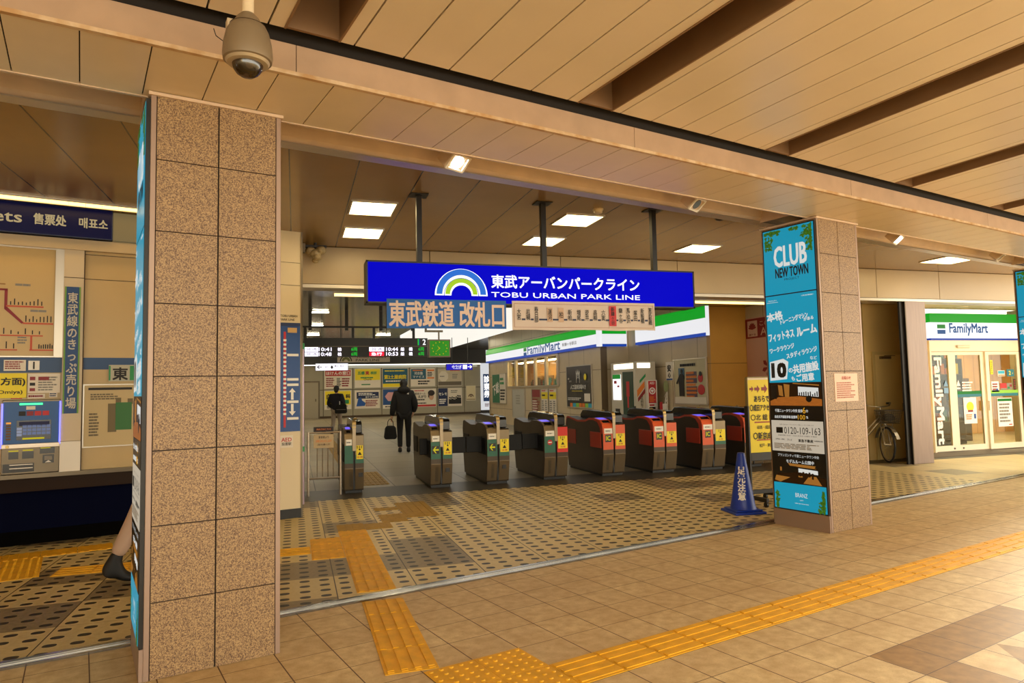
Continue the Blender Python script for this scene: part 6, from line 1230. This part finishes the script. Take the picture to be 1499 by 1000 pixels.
# store sign
t = thing('store_sign', 'lit store sign over the glass doors, green above white with a blue line', 'sign', (13.69, 10.86, 2.295), 0)
ws = 1.33
part('light_box', MB().box(-ws, ws, -0.10, 0, 0.035, 0.36), mat('front_white_lit', 'ffffff', 0.4, emit=0.95), t)
part('green_band', MB().box(-ws, ws, -0.105, 0, 0.36, 0.55), M_storegreen, t)
part('blue_band', MB().box(-ws, ws, -0.105, 0, 0.0, 0.035), M_storeblue, t)
fm_logo(t, -ws + 0.19, 0.155, 0.22, -0.1005, 1.06, 0.04)
# storefront frame
M_door = mat('door_frame_white', 'f0e2c4', 0.4)
fr = struct('door_3', MB().box(12.36, 14.97, 10.80, 10.86, 2.06, 2.29).box(14.88, 14.97, 10.78, 10.86, 0, 2.06).box(12.36, 12.40, 10.80, 10.86, 0, 2.06), M_door)
part('sensor', MB().box(13.08, 13.42, 10.76, 10.80, 2.13, 2.19), M_cream, fr, 0.01)
def leafd(x0, x1, y, parent, wl, wr_):
    d = MB().box(x0, x0 + wl, y - 0.03, y + 0.01, 0.02, 2.05).box(x1 - wr_, x1, y - 0.03, y + 0.01, 0.02, 2.05).box(x0 + wl, x1 - wr_, y - 0.03, y + 0.01, 0.02, 0.13).box(x0 + wl, x1 - wr_, y - 0.03, y + 0.01, 1.985, 2.05)
    o = part('door_leaf', d, M_door, parent)
    part('pane', MB().box(x0 + wl, x1 - wr_, y - 0.012, y - 0.004, 0.13, 1.985), M_glass, o); return o
l1 = leafd(12.38, 12.955, 10.84, fr, 0.03, 0.11); l2 = leafd(12.955, 13.83, 10.84, fr, 0.085, 0.10); l3 = leafd(13.83, 14.86, 10.80, fr, 0.09, 0.14)
part('lock', MB().ring([((12.88, 10.808, 0.07), 0.02), ((12.88, 10.80, 0.07), 0.018)], 12), M_steeld, l1); part('lock', MB().ring([((13.12, 10.808, 0.07), 0.02), ((13.12, 10.80, 0.07), 0.018)], 12), M_steeld, l2)
part('handle', MB().box(13.835, 13.87, 10.74, 10.77, 0.82, 1.02), M_white, l3); part('handle', MB().box(13.70, 13.73, 10.78, 10.81, 0.82, 1.02), M_white, l2)
part('stripe', MB().box(13.04, 13.73, 10.822, 10.826, 1.17, 1.235), M_logogreen, l2); part('blue_stripe', MB().box(13.04, 13.73, 10.822, 10.826, 1.11, 1.17), M_teal, l2)
part('stripe', MB().box(13.92, 14.72, 10.782, 10.786, 1.17, 1.235), M_lgreen, l3); part('blue_stripe', MB().box(13.92, 14.72, 10.782, 10.786, 1.11, 1.17), M_teal, l3)
v, f = text_mesh('FamilyMart', 0.3); x0 = min(p[0] for p in v); x1 = max(p[0] for p in v); z0 = min(p[1] for p in v); z1 = max(p[1] for p in v)
me = bpy.data.meshes.new('lettering'); me.from_pydata([(12.43 + (p[1] - z0) / (z1 - z0) * 0.24 + ox, 10.824 - 0.0004 * c, 1.93 - (p[0] - x0) / (x1 - x0) * 1.76 + oz) for c, (ox, oz) in enumerate(((0.011, 0.011), (-0.011, 0.011), (0.011, -0.011), (-0.011, -0.011))) for p in v], [], [tuple(i + len(v) * c for i in q) for c in range(4) for q in f]); link('lettering', me, M_whitep, l1)
def sticker(lb, x0, x1, z0, z1, bg, rows, texts=(), y=10.825):
    return poster('sticker', lb, 'sticker', ((x0 + x1) / 2, y, z0), 0, x1 - x0, z1 - z0, bg, rows, texts, depth=0.003)
sticker('white poster with a yellow round figure on the sliding door', 13.21, 13.56, 0.56, 1.10, M_whitep, [('ring', M_yel, MB().ball((0.0, -0.005, 0.35), 0.1, 1, 0.02, 1, 10)), ('ribbon', M_dred, [(-0.07, 0.07, 0.24, 0.28)]), ('blue_mark', M_blue, [(0.09, 0.14, 0.1, 0.2)]), ('print', M_orange, scrib(-0.13, 0.05, 0.08, 0.2, 3, 0.9, 3, 2))])
sticker('tall white notice with a green head on the fixed glass panel', 14.10, 14.52, 0.47, 1.07, M_whitep, [('head', M_logogreen, [(-0.2, 0.2, 0.53, 0.585)]), ('print', M_greyp, scrib(-0.17, 0.17, 0.08, 0.5, 6, 0.9, 3, 2)), ('red_print', M_red, [(0.08, 0.17, 0.03, 0.05)])], y=10.785)
sticker('yellow upright strip sticker on the fixed glass panel', 13.97, 14.04, 1.57, 1.87, M_yel, [('print', M_ink, scrib(-0.01, 0.01, 0.02, 0.28, 6, 0.98, 1, 2))], y=10.785)
sticker('white and blue sticker left of the green one on the fixed glass panel', 14.17, 14.37, 1.53, 1.65, M_whitep, [('blue_part', M_sky, [(-0.09, 0.09, 0.05, 0.11)]), ('red_part', M_orange, [(-0.09, 0.09, 0.01, 0.03)])], y=10.785)
sticker('green sticker with a yellow number on the fixed glass panel', 14.43, 14.64, 1.52, 1.67, M_teal, [], [(M_yel, [('2', -0.02, 0.075, 0.12, {'b': 0.03}), ('F', 0.06, 0.06, 0.05)])], y=10.785)
sticker('white sticker with small marks low on the left of the fixed glass panel', 13.97, 14.18, 1.20, 1.42, M_whitep, [('print', M_dred, scrib(-0.08, 0.08, 0.03, 0.19, 3, 0.9, 3, 2)), ('blue_print', M_blue, [(0.02, 0.07, 0.03, 0.07)])], y=10.785)
sticker('red and grey sticker above the green stripe on the fixed glass panel', 14.22, 14.40, 1.24, 1.38, M_red, [('grey_part', M_greyp, [(-0.085, 0.085, 0.0, 0.035)])], y=10.785)
sticker('grey picture sticker right of the red one on the fixed glass panel', 14.41, 14.56, 1.24, 1.38, M_greyp, [('print', M_green, [(-0.06, 0.0, 0.02, 0.06)]), ('red_print', M_dred, [(0.0, 0.06, 0.06, 0.11)])], y=10.785)
sticker('narrow dark upright sticker at the right of the fixed glass panel', 14.60, 14.67, 1.23, 1.47, M_gateside, [('print', M_dred, scrib(-0.02, 0.02, 0.02, 0.22, 4, 0.98, 1, 2))], y=10.785)
part('caution_mark', MB().poly([(13.05, 1.345), (13.15, 1.345), (13.10, 1.47)], 10.818, 10.822).box(13.05, 13.15, 10.818, 10.822, 1.28, 1.31), M_whitep, l2)
part('door_print', rects([(a, b_, c, d) for (a, b_, c, d) in scrib(13.20, 13.52, 1.22, 1.44, 4, 0.95, 4, 2)], 10.822), M_whitep, l2)
part('caution_mark', MB().poly([(12.70, 1.345), (12.82, 1.345), (12.76, 1.47)], 10.818, 10.822).box(12.70, 12.82, 10.818, 10.822, 1.20, 1.31), mat('pale_blue', '7aa0c0', 0.5), l1)
# store interior
struct('wall_outer', MB().box(11.55, 19.6, 14.2, 14.3, 0, 2.95).box(19.5, 19.6, 11.1, 14.2, 0, 2.95).box(11.45, 11.55, 11.6, 14.3, 0, 2.95), lined('store_wood', 'c89a5c', '6a4a28', 0.34, 0.1, axis=('x', 'z'), wx=0.006))
struct('ceiling', MB().box(11.56, 19.5, 11.1, 14.2, 2.75, 2.8), M_white)
t = thing('store_fill_lamp', 'ceiling lamp added to brighten the inside of the glass store', 'ceiling light', (15.6, 12.6, 2.74))  # added lamp, brightens the room behind the glass
part('tube', MB().box(-1.6, 1.6, -0.4, 0.4, -0.03, -0.012), mat('store_fill', 'ffe2b0', 0.5, emit=28), t); part('holder', MB().box(-1.65, 1.65, -0.42, 0.42, -0.012, 0.008), M_white, t)
rs = random.Random(21)
for k, (x, y, h) in enumerate(((14.22, 12.05, 1.95), (15.02, 12.55, 1.5))):
    t = thing('goods_shelf', ('tall dark shelf of packaged goods behind the sliding doors', 'dark shelf of goods stepped up behind the middle door')[k], 'shelf', (x, y, 0), 0)
    part('rack', MB().box(-0.5, 0.5, 0.0, 0.35, 0, 0.12).box(-0.5, 0.5, 0.32, 0.35, 0.12, h).box(-0.52, -0.5, 0, 0.35, 0, h).box(0.5, 0.52, 0, 0.35, 0, h), M_gateside, t)
    z = 0.5
    while z < h:
        part('shelf_board', MB().box(-0.5, 0.5, 0.02, 0.32, z, z + 0.02), M_gateside, t)
        for j in range(7):
            x_ = -0.44 + 0.14 * j; part('package', MB().box(x_ - 0.05, x_ + 0.05, 0.05, 0.2, z + 0.02, z + 0.02 + rs.uniform(0.12, 0.26)), [M_ink, M_orange, M_dred, M_teal, M_greyp, M_gateside, M_yel][rs.randrange(7)], t)
        z += 0.36
# mat before the doors
struct('trim_5', MB().box(11.05, 15.6, 10.2, 10.80, 0, 0.006), mat('door_mat', '5c5044', 0.7))
# bicycle
B0 = Vector((10.36, 9.98, 0)); ang = R(-46)     # front wheel contact, heading
t = thing('bicycle', 'silver city bicycle with a front basket leaning in the dark alcove', 'bicycle', (B0.x, B0.y, 0), ang)
# local +x is the direction of travel, the front hub above the origin
M_bike = mat('bike_silver', 'b0a48c', 0.3, 0.8); M_tyre = mat('tyre', '141210', 0.7)
def wheel(nm, cx, yaw=0.0):
    r = 0.325; m = MB(); N = 40
    for rr, rad, mm in ((r - 0.018, 0.018, None),):
        pts = [(rr * math.cos(2 * math.pi * i / N), 0, rr * math.sin(2 * math.pi * i / N) + r) for i in range(N + 1)]
        m.ring([(p, rad) for p in pts], 8)
    o = part(nm, m, M_tyre, t, smooth=True); o.location = (cx, 0, 0); o.rotation_euler = (0, 0, yaw)
    pts = [((r - 0.042) * math.cos(2 * math.pi * i / N), 0, (r - 0.042) * math.sin(2 * math.pi * i / N) + r) for i in range(N + 1)]
    part('rim', MB().ring([(p, 0.009) for p in pts], 6), M_bike, o, smooth=True)
    sp = MB()
    for i in range(18): a = 2 * math.pi * i / 18; sp.tube([(0.02 * math.cos(a + 0.6), 0.02 * (-1) ** i, r + 0.02 * math.sin(a + 0.6)), ((r - 0.045) * math.cos(a), 0, r + (r - 0.045) * math.sin(a))], 0.0022, 4)
    part('spokes', sp, M_bike, o); part('hub', MB().tube([(0, -0.05, r), (0, 0.05, r)], 0.022, 12), M_bike, o)
    return o
wheel('front_wheel', 0.0, R(-10)); wheel('rear_wheel', -1.05)
part('fork', MB().tube([(0, -0.055, 0.325), (-0.04, -0.055, 0.5), (-0.10, -0.05, 0.68), (-0.115, 0, 0.72), (-0.10, 0.05, 0.68), (-0.04, 0.055, 0.5), (0, 0.055, 0.325)], 0.012, 8), M_bike, t, smooth=True)
part('frame', MB().tube([(-0.115, 0, 0.70), (-0.16, 0, 0.92)], 0.022).tube([(-0.13, 0, 0.78), (-0.35, 0, 0.50), (-0.58, 0, 0.30)], 0.02).tube([(-0.14, 0, 0.84), (-0.38, 0, 0.57), (-0.62, 0, 0.42)], 0.017).tube([(-0.58, 0, 0.28), (-0.74, 0, 0.80)], 0.018).tube([(-0.58, 0.03, 0.28), (-1.05, 0.055, 0.325)], 0.012).tube([(-0.58, -0.03, 0.28), (-1.05, -0.055, 0.325)], 0.012).tube([(-0.70, 0.03, 0.66), (-1.05, 0.06, 0.325)], 0.01).tube([(-0.70, -0.03, 0.66), (-1.05, -0.06, 0.325)], 0.01), M_bike, t, smooth=True)
part('handlebar', MB().tube([(-0.16, 0, 0.92), (-0.17, 0, 1.0)], 0.014).tube([(-0.40, -0.29, 1.06), (-0.30, -0.28, 1.065), (-0.19, -0.17, 1.02), (-0.165, 0, 1.0), (-0.19, 0.17, 1.02), (-0.30, 0.28, 1.065), (-0.40, 0.29, 1.06)], 0.011, 10), M_bike, t, smooth=True)
for s in (-1, 1): part('grip', MB().tube([(-0.42, s * 0.29, 1.06), (-0.30, s * 0.28, 1.065)], 0.018), M_tyre, t); part('brake_lever', MB().tube([(-0.28, s * 0.26, 1.05), (-0.30, s * 0.27, 1.02), (-0.40, s * 0.30, 1.02)], 0.007, 6), M_bike, t)
part('saddle', MB().ball((-0.80, 0, 0.86), 0.13, 1.1, 0.75, 0.4, 8), M_tyre, t, smooth=True)
bk = MB(); x0, x1, hy, z0, z1 = -0.08, 0.24, 0.17, 0.72, 0.95
for i in range(9):
    z = z0 + (z1 - z0) * i / 8; k = 0.78 + 0.22 * i / 8
    bk.tube([(x0, -hy * k, z), (x1 * k, -hy * k, z), (x1 * k, hy * k, z), (x0, hy * k, z), (x0, -hy * k, z)], 0.0045 if i < 8 else 0.008, 5)
for i in range(9):
    f_ = -1 + 2 * i / 8; bk.tube([(x1 * 0.78, hy * 0.78 * f_, z0), (x1, hy * f_, z1)], 0.003, 4).tube([(x0, hy * 0.78 * f_, z0), (x0, hy * f_, z1)], 0.003, 4)
    xx = x0 + (x1 * 0.78 - x0) * i / 8; xt = x0 + (x1 - x0) * i / 8
    for s in (-1, 1): bk.tube([(xx, s * hy * 0.78, z0), (xt, s * hy, z1)], 0.003, 4)
    bk.tube([(xx, -hy * 0.78, z0), (xx, hy * 0.78, z0)], 0.003, 4)
part('basket', bk, mat('basket_wire', '4a4232', 0.4, 0.5), t)
part('basket_stay', MB().tube([(0.0, 0.07, 0.33), (0.06, 0.08, 0.72)], 0.006).tube([(0.0, -0.07, 0.33), (0.06, -0.08, 0.72)], 0.006), M_bike, t)
part('lamp', MB().tube([(0.04, 0.09, 0.50), (0.12, 0.09, 0.50)], 0.035, 14), M_tyre, t)
fd = MB()
for i in range(13):
    a0, a1 = R(20 + 11 * i), R(20 + 11 * (i + 1)); r0 = 0.35
    fd.add([(r0 * math.cos(a0), -0.03, 0.325 + r0 * math.sin(a0)), (r0 * math.cos(a1), -0.03, 0.325 + r0 * math.sin(a1)), (r0 * math.cos(a1), 0.03, 0.325 + r0 * math.sin(a1)), (r0 * math.cos(a0), 0.03, 0.325 + r0 * math.sin(a0))], [(0, 1, 2, 3)])
o = part('front_fender', fd, M_bike, t); sm = o.modifiers.new('s', 'SOLIDIFY'); sm.thickness = 0.004
o = part('rear_fender', fd, M_bike, t); o.location = (-1.05, 0, 0); sm = o.modifiers.new('s', 'SOLIDIFY'); sm.thickness = 0.004
part('chain_guard', MB().box(-1.0, -0.50, -0.07, -0.05, 0.26, 0.36), M_bike, t, 0.01)
part('crank', MB().tube([(-0.58, -0.08, 0.28), (-0.50, -0.09, 0.13)], 0.01).box(-0.55, -0.45, -0.17, -0.09, 0.12, 0.14).tube([(-0.58, 0.08, 0.28), (-0.66, 0.09, 0.43)], 0.01).box(-0.71, -0.61, 0.09, 0.17, 0.42, 0.44), M_tyre, t)
part('carrier', MB().tube([(-0.78, -0.06, 0.70), (-1.25, -0.06, 0.70), (-1.25, 0.06, 0.70), (-0.78, 0.06, 0.70)], 0.007).tube([(-1.05, -0.06, 0.325), (-1.05, -0.06, 0.70)], 0.006).tube([(-1.05, 0.06, 0.325), (-1.05, 0.06, 0.70)], 0.006), M_bike, t)
part('stand', MB().tube([(-1.05, 0.08, 0.30), (-1.08, 0.16, 0.01)], 0.009), M_bike, t)
steer = Matrix.Rotation(R(-58), 4, 'Z')
for o in list(t.children):
    if o.name.split('.')[0] in ('front_wheel', 'fork', 'handlebar', 'grip', 'brake_lever', 'basket', 'basket_stay', 'lamp', 'front_fender'):
        c = Vector((-0.10, 0, 0)); q = Matrix.Translation(c) @ steer @ Matrix.Translation(-c)
        o.matrix_local = q @ Matrix.LocRotScale(o.location, o.rotation_euler, None)
tb = tag(part('shopping_bag', MB().ball((0, 0, 0.09), 0.10, 0.95, 1.1, 0.75, 8), M_coat, None, smooth=True), 'black bag lying in the bicycle basket', 'bag')
_m = Matrix.Rotation(ang, 4, 'Z'); p_ = _m @ (Matrix.Translation((-0.10, 0, 0)) @ steer @ Vector((0.17, 0, 0.73))); tb.location = (B0.x + p_.x, B0.y + p_.y, p_.z)
